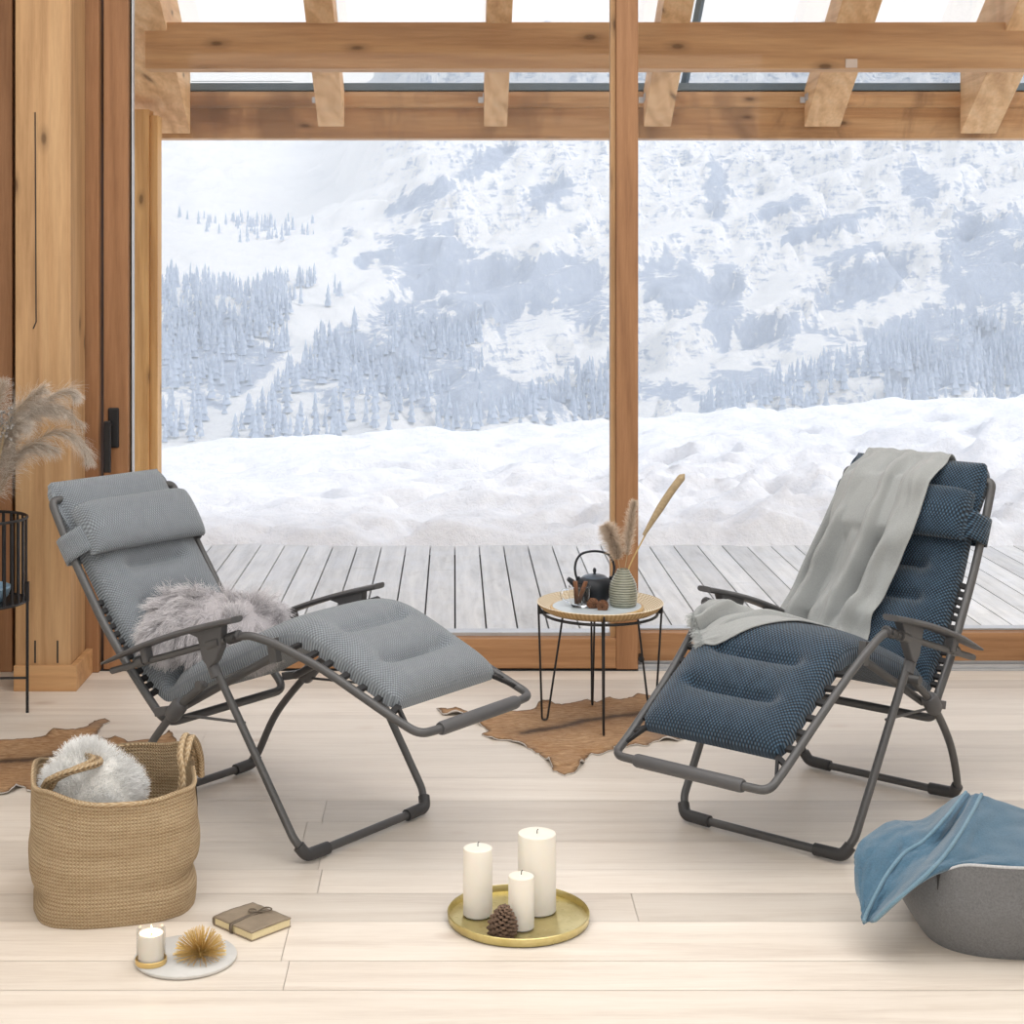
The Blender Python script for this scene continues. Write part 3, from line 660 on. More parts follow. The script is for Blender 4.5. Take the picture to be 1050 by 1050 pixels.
def make_chair(label, org, theta, prof, grooves, back, foot, knob, arm, mesh, pillow_s, rail_front, sg):
    t = thing('recliner_chair', label, 'chair', (org[0], org[1], 0), theta)
    fr, pl, dp = M['frame'], M['plastic'], M['dplastic']
    c = Cushion(prof); c.grooves = grooves
    cu = c.mesh('cushion', mesh, t)
    # legs
    for s in (-1, 1):
        MB().tube(fillet([(0.012, s*0.280, 0.505), (0.322, s*0.268, 0.055), (0.343, s*0.235, 0.019), (0.343, s*0.20, 0.019)], 0.05), 0.0113, 12).build('leg', fr, t)
        rl = crom([(-0.343, s*0.20, 0.019), (-0.345, s*0.238, 0.022), (-0.333, s*0.256, 0.055), (-0.262, s*0.266, 0.19), (-0.132, s*0.272, 0.332), (-0.03, s*0.262, 0.418)], 6)
        b = MB().tube(rl.tolist(), 0.0113, 12); b.tube([(-0.03, s*0.262-0.012, 0.418), (-0.03, s*0.262+0.024*s, 0.418)], 0.014, 10)
        b.build('leg', fr, t)
        # foot caps on the four corners
        MB().tube(fillet([(0.328, s*0.262, 0.046), (0.343, s*0.248, 0.021), (0.343, s*0.165, 0.019)], 0.025), [0.0165]*7+[0.0155]*2 if False else 0.0168, 12).build('foot_cap', dp, t)
        MB().tube(fillet([(-0.338, s*0.254, 0.046), (-0.344, s*0.240, 0.021), (-0.343, s*0.165, 0.019)], 0.025), 0.0168, 12).build('foot_cap', dp, t)
        # hub where the rear leg meets the seat frame
        d = Vector((0.13, 0, 0.142)).normalized(); p = Vector((-0.132, s*0.272, 0.332))
        h = MB().tube([p-d*0.032, p-d*0.022, p+d*0.022, p+d*0.034], [0.019, 0.024, 0.024, 0.017], 14)
        h.obox(p+Vector((-0.045, -s*0.012, -0.012)), (1, 0, 0.25), (0, 1, 0), (-0.25, 0, 1), 0.05, 0.012, 0.012)
        h.build('hub', pl, t, bevel=0.002)
        MB().tube([(-0.11, s*0.262, 0.318), (0.128, s*0.262, 0.338)], 0.004, 8).build('link_rod', fr, t)
        # seat rail up to the footrest tube
        rf = Vector(rail_front)
        b = MB().tube([(-0.155, s*0.232, 0.325), (0.0, s*0.234, 0.325+(rf.z-0.325)*0.155/(rf.x+0.155)+0.0), (rf.x, s*0.236, rf.z)], 0.0115, 10)
        b.obox((rf.x+0.012, s*0.240, rf.z+0.022), (1, 0, 0.2), (0, 1, 0), (-0.2, 0, 1), 0.014, 0.010, 0.032)
        b.build('seat_rail', fr, t)
        # armrest: pad, bracket, under-rail, knob
        a0, a1 = Vector(arm[0]), Vector(arm[1]); P = []; n = 22
        for i in range(n):
            q = i/(n-1); p = a0.lerp(a1, q)+Vector((0, 0, 0.014*math.sin(PI*q))); P.append(p)
        mbp = MB(); rows = []
        for i, p in enumerate(P):
            q = i/(n-1); hw = 0.033*min(1, 0.55+1.6*q, 0.72+2.2*(1-q)); th = 0.009*min(1, 0.45+2*q)
            yc = s*(0.302-0.006*q); prof_ = []
            for k in range(12):
                an = 2*PI*k/12; cx_ = math.copysign(abs(math.cos(an))**0.6, math.cos(an)); sz = math.copysign(abs(math.sin(an))**0.6, math.sin(an))
                prof_.append((p.x, yc+hw*cx_, p.z+th*sz+0.004*(1-cx_*cx_)*0))
            rows.append(prof_)
        mbp.v = [v for r in rows for v in r]
        mbp.f = [(i*12+k, i*12+(k+1) % 12, (i+1)*12+(k+1) % 12, (i+1)*12+k) for i in range(n-1) for k in range(12)]+[tuple(range(11, -1, -1)), tuple((n-1)*12+k for k in range(12))]
        ar = mbp.build('armrest', pl, t, angle=50)
        kx = Vector(knob); dirv = (a1-a0).normalized()
        u0 = a0+dirv*0.03+Vector((0, 0, -0.030)); u1 = kx-dirv*0.035
        u0.y = s*0.300; u1.y = s*0.292
        b = MB().tube([u0, u1], 0.0095, 12); b.tube([u0.lerp(u1, 0.24)+Vector((0, 0, 0.004)), u0.lerp(u1, 0.30)+Vector((0, 0, 0.006))], 0.0165, 10)
        b.tube([u1-dirv*0.07, u1-dirv*0.022], 0.0155, 14)
        b.build('under_rail', fr, ar)
        lt = Vector((0.012, 0, 0.505)); top = a0.lerp(a1, 0.80); top.z += 0.004
        poly = [(top.x-0.085, top.z-0.028), (top.x+0.055, top.z+0.022), (lt.x+0.062, lt.z+0.035), (lt.x+0.040, lt.z-0.005), (lt.x+0.016, lt.z-0.028), (lt.x-0.010, lt.z-0.008), (lt.x-0.03, lt.z+0.05)]
        MB().prism(poly, (0, s*0.289, 0), (1, 0, 0), (0, 0, 1), (0, 1, 0), 0.026).build('bracket', pl, ar, smooth=False, bevel=0.004)
        MB().tube([lt+Vector((0.028, s*0.282, -0.052)), lt+Vector((0.0, s*0.284, 0.0))], 0.0165, 12).build('leg_socket', pl, ar)
        pp = a0.lerp(a1, 0.33); MB().obox((pp.x, s*0.300, pp.z-0.012), (1, 0, 0.35), (0, 1, 0), (-0.35, 0, 1), 0.012, 0.014, 0.026).build('rear_bracket', pl, ar, smooth=False, bevel=0.004)
        k0 = Vector((kx.x, s*0.287, kx.z))
        b = MB().tube([k0-dirv*0.040, k0-dirv*0.028, k0-dirv*0.026, k0+dirv*0.016, k0+dirv*0.021], [0.009, 0.010, 0.0158, 0.0158, 0.011], 14)
        b.tube([k0-Vector((0, 0.019, 0)), k0+Vector((0, 0.019, 0))], 0.008, 10)
        b.build('clamp_knob', dp, ar)
    for s in (1, -1):
        MB().tube([(s*0.343, -0.22, 0.019), (s*0.343, 0.22, 0.019)], 0.0113, 12).build('floor_bar', fr, t)
    # backrest frame: closed loop
    bk = [(p[0], 0.245, p[1]) for p in back]
    loop = bk+[(p[0], -p[1], p[2]) for p in reversed(bk)]
    ll = [Vector(loop[-1]).lerp(Vector(loop[0]), 0.5)]+[Vector(p) for p in loop]+[Vector(loop[-1]).lerp(Vector(loop[0]), 0.5)]
    ll = fillet(ll, 0.055, 7)[:-1]
    MB().tube(ll, 0.0125, 12, closed=True).build('backrest_frame', fr, t)
    for s in (-1, 1):
        p = Vector((back[-1][0], s*0.243, back[-1][1]))
    # footrest frame
    ft = [Vector(p) for p in foot]; m_ = [Vector((p.x, -p.y, p.z)) for p in reversed(ft)]
    ff = MB().tube(fillet(ft+m_, [0.03]+[0.12]*(len(ft)-3)+[0.065, 0.01, 0.01, 0.065]+[0.12]*(len(ft)-3)+[0.03], 7), 0.0113, 12).build('footrest_frame', fr, t)
    e = ft[-1]
    MB().tube([(e.x, -0.165, e.z), (e.x, -0.158, e.z), (e.x, 0.158, e.z), (e.x, 0.165, e.z)], [0.0155, 0.0178, 0.0178, 0.0155], 14).build('grip_sleeve', pl, ff)
    # lacing
    def tube_at(s_, pts):
        P = np.array(pts); d = np.concatenate([[0], np.cumsum(np.linalg.norm(np.diff(P, axis=0), axis=1))]); q = s_*d[-1]
        return [float(np.interp(q, d, P[:, k])) for k in range(P.shape[1])]
    ca = np.stack([c.a, c.z], -1)
    for s in (-1, 1):
        for q in np.concatenate([np.linspace(0.13, 0.55, 13)]):
            a, z = tube_at(q, back); i = np.argmin(np.hypot(ca[:, 0]-a, ca[:, 1]-z)+(c.s > c.sc)*9)
            p1 = Vector((c.a[i], s*(c.w-0.012), c.z[i]+0.006)); p0 = Vector((a, s*0.245, z)); tn = Vector((c.na[i], 0, c.nz[i])); al = Vector((-c.nz[i], 0, c.na[i]))
            MB().obox((p0+p1)/2, (p1-p0), al, tn, (p1-p0).length/2+0.005, 0.0085, 0.006).build('lace', M['lace'], t, smooth=False, bevel=0.002)
        fpts = [(p.x, p.y, p.z) for p in ft[2:-1]]
        for q in np.linspace(0.10, 0.92, 8):
            a, yy, z = tube_at(q, fpts); i = np.argmin(np.hypot(ca[:, 0]-a, ca[:, 1]-z)+(c.s < c.sc)*9)
            p1 = Vector((c.a[i], s*(c.w-0.012), c.z[i]+0.004)); p0 = Vector((a, s*yy, z)); tn = Vector((c.na[i], 0, c.nz[i])); al = Vector((-c.nz[i], 0, c.na[i]))
            MB().obox((p0+p1)/2, (p1-p0), al, tn, (p1-p0).length/2+0.004, 0.009, 0.006).build('lace', M['lace'], t, smooth=False, bevel=0.002)
    # head pillow with straps
    s0, s1 = pillow_s; n, m = 26, 46; rows = []; uv = []
    A = np.linspace(0, 2*PI, n, endpoint=False); hh = (s1-s0)/2; sm = (s0+s1)/2; hw = 0.222
    for y in np.linspace(-1, 1, m):
        k = max(0.0, 1-abs(y)**7)**0.5
        for an in A:
            ca_, sa = math.cos(an), math.sin(an)
            S_ = sm+hh*(0.90+0.10*k)*math.copysign(abs(ca_)**0.75, ca_); o = 0.012+0.035*(0.12+0.88*k)*(1+math.copysign(abs(sa)**0.8, sa))
            base = c.top(S_, y*hw*0.97, 0); nn = np.array([np.interp(S_, c.s, c.na), 0, np.interp(S_, c.s, c.nz)])
            p = np.array([np.interp(S_, c.s, c.a), y*hw*1.02, np.interp(S_, c.s, c.z)])+nn*(0.044+o)
            rows.append(p); uv.append((y*hw, sm+hh*ca_*1.0+0.004*an))
    mb = MB(); mb.v = rows
    mb.f = [(i*n+k, i*n+(k+1) % n, (i+1)*n+(k+1) % n, (i+1)*n+k) for i in range(m-1) for k in range(n)]+[tuple(range(n)), tuple((m-1)*n+k for k in reversed(range(n)))]
    hp = mb.build('head_pillow', mesh, t, uv=np.array(uv), angle=70)
    for s in (-1, 1):
        P = []
        for S_ in np.linspace(sm-0.022, sm+0.062, 6):
            a, z = np.interp(S_, c.s, c.a), np.interp(S_, c.s, c.z); na, nz = np.interp(S_, c.s, c.na), np.interp(S_, c.s, c.nz)
            P.append([(a+na*o, s*y, z+nz*o) for (y, o) in ((0.218, 0.075), (0.236, 0.058), (0.258, 0.018), (0.263, 0.0), (0.258, -0.018), (0.235, -0.020), (0.12, -0.021))])
        mbs = MB().grid(P); uvs = np.array([(v[1]*0.5+v[0], v[2]) for v in mbs.v])
        mbs.build('strap', mesh, hp, uv=uvs, solid=0.004)
    return t, c

LB = [(-.768, .902), (-.70, .810), (-.61, .69), (-.47, .515), (-.35, .40), (-.258, .338), (-.215, .335), (-.12, .385), (.05, .465), (.2, .537), (.27, .560), (.34, .553), (.48, .50), (.62, .445)]
RB = [(-.632, .958), (-.58, .86), (-.54, .78), (-.47, .645), (-.385, .52), (-.303, .405), (-.25, .345), (-.215, .34), (-.12, .385), (.05, .455), (.15, .492), (.21, .507), (.27, .506), (.33, .480), (.455, .412), (.6, .325)]
OL = Vector((-0.5050, -1.6549, 0)); TL = math.radians(-38.112)
OR = Vector((1.0686, -1.6408, 0)); TR = math.radians(-131.359)
_c = Cushion(LB); Lk = _c.L
gl = [(0.33, 0.10, 0.026), (0.47, 0.12, 0.024), (Lk-0.285, 0.125, 0.026), (Lk-0.135, 0.125, 0.026)]
chairL, cusL = make_chair('grey padded reclining chair holding a shaggy cushion, beside the jute basket', OL, TL, LB, gl,
    [(-.205, .274), (-.282, .340), (-.380, .428), (-.474, .522), (-.607, .693), (-.69, .820), (-.715, .862)],
    [(.128, .287, .576), (.165, .280, .583), (.235, .262, .570), (.40, .25, .525), (.53, .246, .474), (.63, .243, .436), (.722, .240, .405), (.728, .17, .404)],
    (.118, 0, .574), ((-.40, 0, .430), (.130, 0, .624)), M['grey_mesh'], (0.118, 0.292), (.205, .236, .522), -1)
_c = Cushion(RB); Rk = _c.L
gr = [(0.36, 0.11, 0.026), (0.47, 0.12, 0.024), (Rk-0.290, 0.125, 0.026), (Rk-0.150, 0.125, 0.026)]
chairR, cusR = make_chair('dark navy padded reclining chair with a grey throw over its back', OR, TR, RB, gr,
    [(-.200, .270), (-.215, .318), (-.303, .415), (-.385, .53), (-.47, .650), (-.545, .785), (-.590, .875), (-.605, .912)],
    [(.168, .287, .588), (.195, .280, .580), (.285, .262, .522), (.365, .252, .470), (.455, .245, .412), (.63, .238, .307), (.700, .236, .272), (.702, .17, .272)],
    (.160, 0, .586), ((-.372, 0, .450), (.168, 0, .628)), M['navy_mesh'], (0.112, 0.275), (.200, .236, .508), 1)
MLm = Matrix.Translation(OL) @ Matrix.Rotation(TL, 4, 'Z'); MRm = Matrix.Translation(OR) @ Matrix.Rotation(TR, 4, 'Z')
# ------------------------------------------------------------------ soft things: fur, throws
M['fur_lilac'] = m_hair('lilac_grey_fur', srgb(166, 163, 167), srgb(224, 221, 224), 0.6)
M['fur_white'] = m_hair('white_fur', srgb(240, 240, 238), srgb(253, 253, 252), 0.6)
M['lilac_skin'] = m_cloth('lilac_grey_cloth', srgb(172, 168, 172))
M['white_skin'] = m_cloth('white_cloth', srgb(228, 226, 222))

def rand_ellipsoid(n, power=0.8):
    th = rng.uniform(0, 2*PI, n); z = rng.uniform(-1, 1, n); r = np.sqrt(1-z*z)
    return np.stack([r*np.cos(th), r*np.sin(th), z], -1)
def pillow_mesh(name, mat, parent, cen, e1, e2, e3, h1, h2, h3, nu=40, nv=24, bend=0.0):
    rows = []
    for i in range(nv):
        v = -PI/2+PI*i/(nv-1); row = []
        for k in range(nu):
            u = 2*PI*k/nu; row.append(pillow_pt(u, v, cen, e1, e2, e3, h1, h2, h3, bend))
        rows.append(row)
    mb = MB(); mb.v = [tuple(p) for r in rows for p in r]
    mb.f = [(i*nu+k, i*nu+(k+1) % nu, (i+1)*nu+(k+1) % nu, (i+1)*nu+k) for i in range(nv-1) for k in range(nu)]
    return mb.build(name, mat, parent, angle=180)
def pillow_pt(u, v, cen, e1, e2, e3, h1, h2, h3, bend=0.0):
    p = lambda x, k: math.copysign(abs(x)**k, x)
    cu, su = p(math.cos(u), 0.65), p(math.sin(u), 0.65); cv, sv = math.cos(v), math.sin(v)
    a, b, c = cu*cv**0.75, su*cv**0.75, sv
    return np.array(cen)+e1*(a*h1)+e2*(b*h2)+e3*(c*h3*(1-0.25*(a*a+b*b))+bend*(a*a-0.3))
def fur_on_pillow(name, mat, parent, args, n, length, k=6, droop=0.5, clump=0.5, radius=0.0006, curl=0.012, comb=(0, 0, 0), flip=0.25, vmin=-0.5, radial=None, nw=1.0):
    cen, e1, e2, e3, h1, h2, h3, bend = args; out = []
    cl = [(rng.uniform(0, 2*PI), math.asin(rng.uniform(-0.8, 1))) for _ in range(260)]
    clp = [pillow_pt(u, v, *args) for u, v in cl]; clv = [rng.normal(0, 1, 3) for _ in cl]; clp_a = np.array(clp)
    for q in range(n):
        u = rng.uniform(0, 2*PI); v = math.asin(rng.uniform(vmin, 1)); p = pillow_pt(u, v, *args)
        g = (p-np.array(cen)); nn = e1*(g.dot(e1)/h1**2)+e2*(g.dot(e2)/h2**2)+e3*(g.dot(e3)/h3**2); nn = nn/np.linalg.norm(nn)
        j = int(np.argmin(((clp_a-p)**2).sum(1)))
        d = nn*nw+0.55*clv[j]*clump+0.22*rng.normal(0, 1, 3)+np.array(comb)
        if radial is not None:
            rd_ = p-radial; rd_ = rd_-nn*rd_.dot(nn)*0.7; d = d+0.75*rd_/(np.linalg.norm(rd_)+0.02)
        d /= np.linalg.norm(d)
        L = length*rng.uniform(0.65, 1.15); pts = [p-nn*0.004]; cur = p.copy(); w = rng.uniform(0, 6)
        for i in range(1, k):
            d = d+np.array([0, 0, -droop/k])+clv[j]*0.10*clump+0.10*rng.normal(0, 1, 3)*clump; d /= np.linalg.norm(d)
            cur = cur+d*L/(k-1); s_ = curl*math.sin(w+i*1.3)*i/k
            # stay outside the pillow core
            pts.append(cur+np.cross(d, clv[j])*s_)
        out.append(pts)
    return hair(name, out, radius, mat, parent)

# shaggy cushion leaning in the grey chair
fc = thing('fur_cushion', 'shaggy lilac-grey long-haired fur cushion lying in the grey reclining chair', 'cushion')
e1 = np.array([0.99, -0.05, -0.06]); e1 /= np.linalg.norm(e1); e3 = np.array([0.25, -0.52, 0.82]); e3 -= e1*e3.dot(e1); e3 /= np.linalg.norm(e3); e2 = np.cross(e3, e1)
cenf = np.array(W(221, 641, 4.92))
args = (cenf, e1, e2, e3, 0.190, 0.125, 0.06, 0.0)
pillow_mesh('cushion_core', M['lilac_skin'], fc, *args[:-1], bend=0.0)
fur_on_pillow('fur', M['fur_lilac'], fc, args, 13000, 0.055, k=6, droop=1.1, clump=0.6, radius=0.0007, curl=0.004, comb=(0, 0, -0.25), vmin=-0.4, radial=np.array(W(254, 612, 4.86)), nw=0.7)

# grey throw over the navy chair
M['throw'] = m_cloth('grey_wool_throw', srgb(158, 161, 161), 330, 0.92, 0.10)
def lp(a, y, z): return np.array([a, y, z])
def cs(s_, y, off): return cusR.top(np.array([s_]), np.array([y]), off)[0]
rows = []   # each row: far edge -> near edge control points
rows.append((lp(-.70, -.16, .74), lp(-.70, .11, .74), 0.010))
rows.append((lp(-.672, -.165, .86), lp(-.672, .112, .86), 0.012))
rows.append((lp(-.645, -.165, .955), lp(-.645, .115, .955), 0.010))
rows.append((lp(-.605, -.168, .990), lp(-.605, .115, .990), 0.008))
rows.append((lp(-.560, -.172, .968), lp(-.560, .112, .968), 0.012))
rows.append((cs(.10, -.18, .084), cs(.10, .112, .084), 0.022))
rows.append((cs(.19, -.205, .096), cs(.19, .104, .094), 0.030))
rows.append((cs(.29, -.235, .112), cs(.29, .092, .110), 0.036))
rows.append((cs(.39, -.262, .096), cs(.39, .068, .092), 0.042))
rows.append((cs(.49, -.290, .072), cs(.49, .040, .066), 0.044))
rows.append((cs(.57, -.315, .066), cs(.57, .020, .060), 0.042))
rows.append((lp(-.235, -.315, .47), lp(-.215, .020, .460), 0.034))
rows.append((lp(-.14, -.29, .478), lp(-.10, .06, .475), 0.030))
rows.append((lp(-.04, -.27, .515), lp(.04, .08, .535), 0.026))
rows.append((lp(.06, -.255, .560), lp(.16, .035, .572), 0.024))
rows.append((lp(.14, -.255, .595), lp(.245, .0, .580), 0.028))
rows.append((lp(.20, -.255, .612), lp(.31, -.05, .562), 0.030))
rows.append((lp(.255, -.25, .608), lp(.355, -.10, .540), 0.030))
rows.append((lp(.295, -.255, .588), lp(.385, -.155, .520), 0.026))
far = crom([r[0] for r in rows], 7); near = crom([r[1] for r in rows], 7); amp = crom([[r[2]] for r in rows], 7)[:, 0]
nr = len(far); ncx = 70; P = []
cenl = np.stack([(far+near)/2])[0]; tang = np.gradient(cenl, axis=0)
for i in range(nr):
    row = []; wv = near[i]-far[i]; wn_ = wv/np.linalg.norm(wv); tn = tang[i]/np.linalg.norm(tang[i]); nn = np.cross(wn_, tn); nn /= np.linalg.norm(nn)
    if i > 0 and np.dot(nn, pn_) < 0: nn = -nn
    pn_ = nn
    f = i/(nr-1)
    for j in range(ncx):
        u = j/(ncx-1); x = u+0.035*math.sin(7*f+2)+0.25*max(0, f-0.55)
        fold = math.sin(2*PI*(3.1*x+0.35*f)+0.6)*0.6+math.sin(2*PI*(5.3*x-0.9*f)+2.0)*0.3+0.55*float(fbm(np.array([x*6.0]), np.array([f*9.0]), 2)[0])
        k = 0.55 if f < 0.2 else 1.0
        sharp = math.copysign(abs(fold)**1.15, fold)
        e = 1-0.5*abs(2*u-1)**6
        row.append(far[i]+wv*u+nn*(amp[i]*k*sharp*e+amp[i]*0.35)*(1))
    P.append(row)
# make normals point up/out: check at a back row
test = np.cross(near[40]-far[40], tang[40])
P = np.array(P)
if True:
    i = 45; wv = near[i]-far[i]
# keep the cloth off the chair: lift every vertex that would lie inside cushion or head pillow
tops = []
for i in range(nr):
    for j in range(ncx):
        p = P[i, j]
        if i < 28: continue
        d = np.hypot(cusR.a-p[0], cusR.z-p[2]); q = int(np.argmin(d)); h = (p[0]-cusR.a[q])*cusR.na[q]+(p[2]-cusR.z[q])*cusR.nz[q]
        lim = float(cusR.thick(np.array([cusR.s[q]]), np.array([max(-0.2, min(0.2, p[1]))]))[0])+0.006
        sq = cusR.s[q]; lim += 0.068*float(sstep(0.06, 0.115, sq)*(1-sstep(0.265, 0.36, sq)))
        if abs(p[1]) > 0.235: lim = -0.05
        elif abs(p[1]) > 0.2: lim *= (0.235-abs(p[1]))/0.035
        if h < lim: P[i, j, 0] += cusR.na[q]*(lim-h); P[i, j, 2] += cusR.nz[q]*(lim-h)
th = thing('throw_blanket', 'light grey wool throw hanging over the navy chair back, frayed end on the seat', 'blanket', OR, TR)
MB().grid([[tuple(p) for p in r] for r in P]).build('throw_cloth', M['throw'], th, solid=0.005, subsurf=1, angle=180)
fr_ = []
for j in range(0, ncx-1):
    for q in range(9):
        b0 = P[-1, j]*(1-q/9)+P[-1, j+1]*(q/9); d = (P[-1, j]-P[-4, j]); d = d/np.linalg.norm(d); pts = []
        dd = d+0.5*rng.normal(0, 1, 3)
        for k in range(5): pts.append(b0+dd*0.016*k/4+rng.normal(0, 0.002, 3)*(k > 0)+np.array([0, 0, -0.004*k*k/16]))
        fr_.append(pts)
M['fringe'] = m_hair('grey_wool_fringe', srgb(160, 164, 164), srgb(196, 200, 200), 0.8)
hair('fringe', fr_, 0.0009, M['fringe'], th)

# ------------------------------------------------------------------ jute basket with white fur cushion
def jute_mat():
    t = NT('braided_jute'); v = t.tc('UV', (1, 1, 1)); sx = t.nd('ShaderNodeSeparateXYZ'); t.l(v, sx.inputs[0])
    row = t.math('MULTIPLY', sx.outputs[1], 1/0.0088)
    fr = t.math('FRACT', row); sgn = t.math('SUBTRACT', fr, 0.5)
    diag = t.math('SINE', t.math('ADD', t.math('MULTIPLY', sx.outputs[0], 2*PI/0.0085), t.math('MULTIPLY', t.math('ABSOLUTE', sgn), 9.0)))
    rr = t.math('SINE', t.math('MULTIPLY', fr, PI))
    n = t.noise(t.tc('UV', (40, 160, 1)), 1.0, 4, 0.7); n2 = t.noise(t.tc('UV', (3, 30, 1)), 1.0, 4, 0.6)
    h = t.math('ADD', t.math('MULTIPLY', rr, 0.45), t.math('ADD', t.math('MULTIPLY', diag, 0.25), t.math('MULTIPLY', n, 0.85)))
    c = t.ramp(h, [(0.25, srgb(132, 106, 76)), (0.65, srgb(192, 165, 130)), (1.0, srgb(222, 202, 170))])
    c = t.mix(0.45, c, t.ramp(n2, [(0.3, srgb(150, 122, 88)), (0.7, srgb(204, 182, 150))]))
    t.bump(h, 0.9, 0.006); return t.set(c, 0.85, 0, 0.2)
M['jute'] = jute_mat()
bk = thing('jute_basket', 'large braided jute basket with two handles, filled with a white fur cushion', 'basket', (-0.855, -2.265, 0), math.radians(14))
def bask(ang, z, H=0.305):
    f = z/H
    hx, hy = 0.200+0.006*math.sin(PI*min(1, f*1.1)), 0.226+0.006*math.sin(PI*min(1, f*1.1))
    k = 0.985+0.15*f if f < 0.1 else 1.0
    hx *= k; hy *= k
    e = 0.60
    c, s = math.cos(ang), math.sin(ang); x = hx*math.copysign(abs(c)**e, c); y = hy*math.copysign(abs(s)**e, s)
    b = 0.007*float(fbm(np.array([ang*1.2+5]), np.array([f*2.2]), 3)[0])
    cr = -0.020*math.exp(-((f-0.20-0.10*math.cos(ang+0.9))/0.07)**2)*(0.6+0.4*math.sin(ang*2+2.2))
    r = math.hypot(x, y); g = (r+b+cr)/r
    zz = z+(0.012*math.sin(ang*2+0.7)+0.006*math.sin(ang*5))*f*f
    return (x*g, y*g, zz)
H = 0.305; nA = 120; zs = [0.0, 0.004]+list(np.linspace(0.012, H, 34)); V = []; UV = []
per = 1.25
_q = np.array([bask(2*PI*k/nA, 0.15)[:2] for k in range(nA+1)]); arc = np.concatenate([[0], np.cumsum(np.linalg.norm(np.diff(_q, axis=0), axis=1))])
for z in zs:
    for k in range(nA+1):
        a = 2*PI*k/nA; p = bask(a, z); V.append(p); UV.append((arc[k], z))
mb = MB(); mb.v = V; n1 = nA+1
mb.f = [(i*n1+k, i*n1+k+1, (i+1)*n1+k+1, (i+1)*n1+k) for i in range(len(zs)-1) for k in range(nA)]
b0 = len(mb.v)
for z in list(reversed(zs[2:])):
    for k in range(nA+1):
        a = 2*PI*k/nA; p = bask(a, z); r = math.hypot(p[0], p[1]); g = (r-0.009)/r; mb.v.append((p[0]*g, p[1]*g, p[2])); UV.append((arc[k], z))
nin = len(zs)-2
mb.f += [(b0+i*n1+k, b0+i*n1+k+1, b0+(i+1)*n1+k+1, b0+(i+1)*n1+k) for i in range(nin-1) for k in range(nA)]
tp = (len(zs)-1)*n1; mb.f += [(tp+k, tp+k+1, b0+k+1, b0+k) for k in range(nA)]
mb.v += [(0, 0, 0.0), (0, 0, 0.013)]; UV += [(0.1, 0.1), (0.1, 0.1)]; q = len(mb.v)
mb.f += [(k, k+1, q-2) for k in range(nA)]+[(b0+(nin-1)*n1+k, b0+(nin-1)*n1+k+1, q-1) for k in range(nA)]
mb.build('basket_body', M['jute'], bk, uv=np.array(UV), angle=60)
rim = [Vector(bask(2*PI*k/nA, H)) for k in range(nA)]
mbr = MB().tube([(p.x*0.985, p.y*0.985, p.z+0.001) for p in rim], 0.0065, 8, closed=True)
mbr.build('rim', M['jute'], bk, uv=np.array([(i/8*per/nA, (i % 8)*0.003) for i in range(len(mbr.v))]))
def handle(P, name='handle'):
    C = crom(P, 10); mb = MB(); uv = []
    for off in (-0.0085, 0.0085):
        pts = []
        for i, p in enumerate(C):
            tg = Vector(C[min(i+1, len(C)-1)]-C[max(i-1, 0)]).normalized(); sd = tg.cross(Vector((0.35, 0.2, 1))).normalized()
            pts.append(Vector(p)+sd*off)
        b = len(mb.v); mb.tube(pts, 0.0088, 8)
        uv += [((i//8)*0.004, (i % 8)*0.0035) for i in range(len(mb.v)-b)]
    return mb.build(name, M['jute'], bk, uv=np.array(uv))
MBk = Matrix.Translation((-0.855, -2.265, 0)) @ Matrix.Rotation(math.radians(14), 4, 'Z'); IB = MBk.inverted()
L_ = lambda u, v, d: tuple(IB @ W(u, v, d))
handle([L_(186, 835, 4.165), L_(187, 806, 4.17), L_(188, 775, 4.19), L_(193, 756, 4.24), L_(199, 762, 4.29), L_(203, 778, 4.33), L_(204, 795, 4.34)])
handle([L_(48, 808, 4.13), L_(55, 799, 4.12), L_(75, 790, 4.12), L_(95, 783, 4.15), L_(99, 779, 4.20), L_(90, 776, 4.25), L_(76, 778, 4.30), L_(66, 784, 4.33)])
wf = thing('fur_pillow', 'white long-haired fur cushion stuffed in the jute basket', 'cushion')
e3 = np.array([0.35, -0.55, 0.75]); e3 /= np.linalg.norm(e3); e1 = np.array([0.86, 0.5, -0.08]); e1 -= e3*e1.dot(e3); e1 /= np.linalg.norm(e1); e2 = np.cross(e3, e1)
cw = np.array(W(96, 806, 4.22)); e1, e2 = (e1+e2)/math.sqrt(2), (e2-e1)/math.sqrt(2); aw = (cw, e1, e2, e3, 0.100, 0.108, 0.05, 0.0)
pillow_mesh('cushion_core', M['white_skin'], wf, *aw[:-1])
fur_on_pillow('fur', M['fur_white'], wf, aw, 7000, 0.028, k=5, droop=0.3, clump=0.35, radius=0.0006, curl=0.002, comb=(0.1, 0, 0.1), vmin=-0.2)

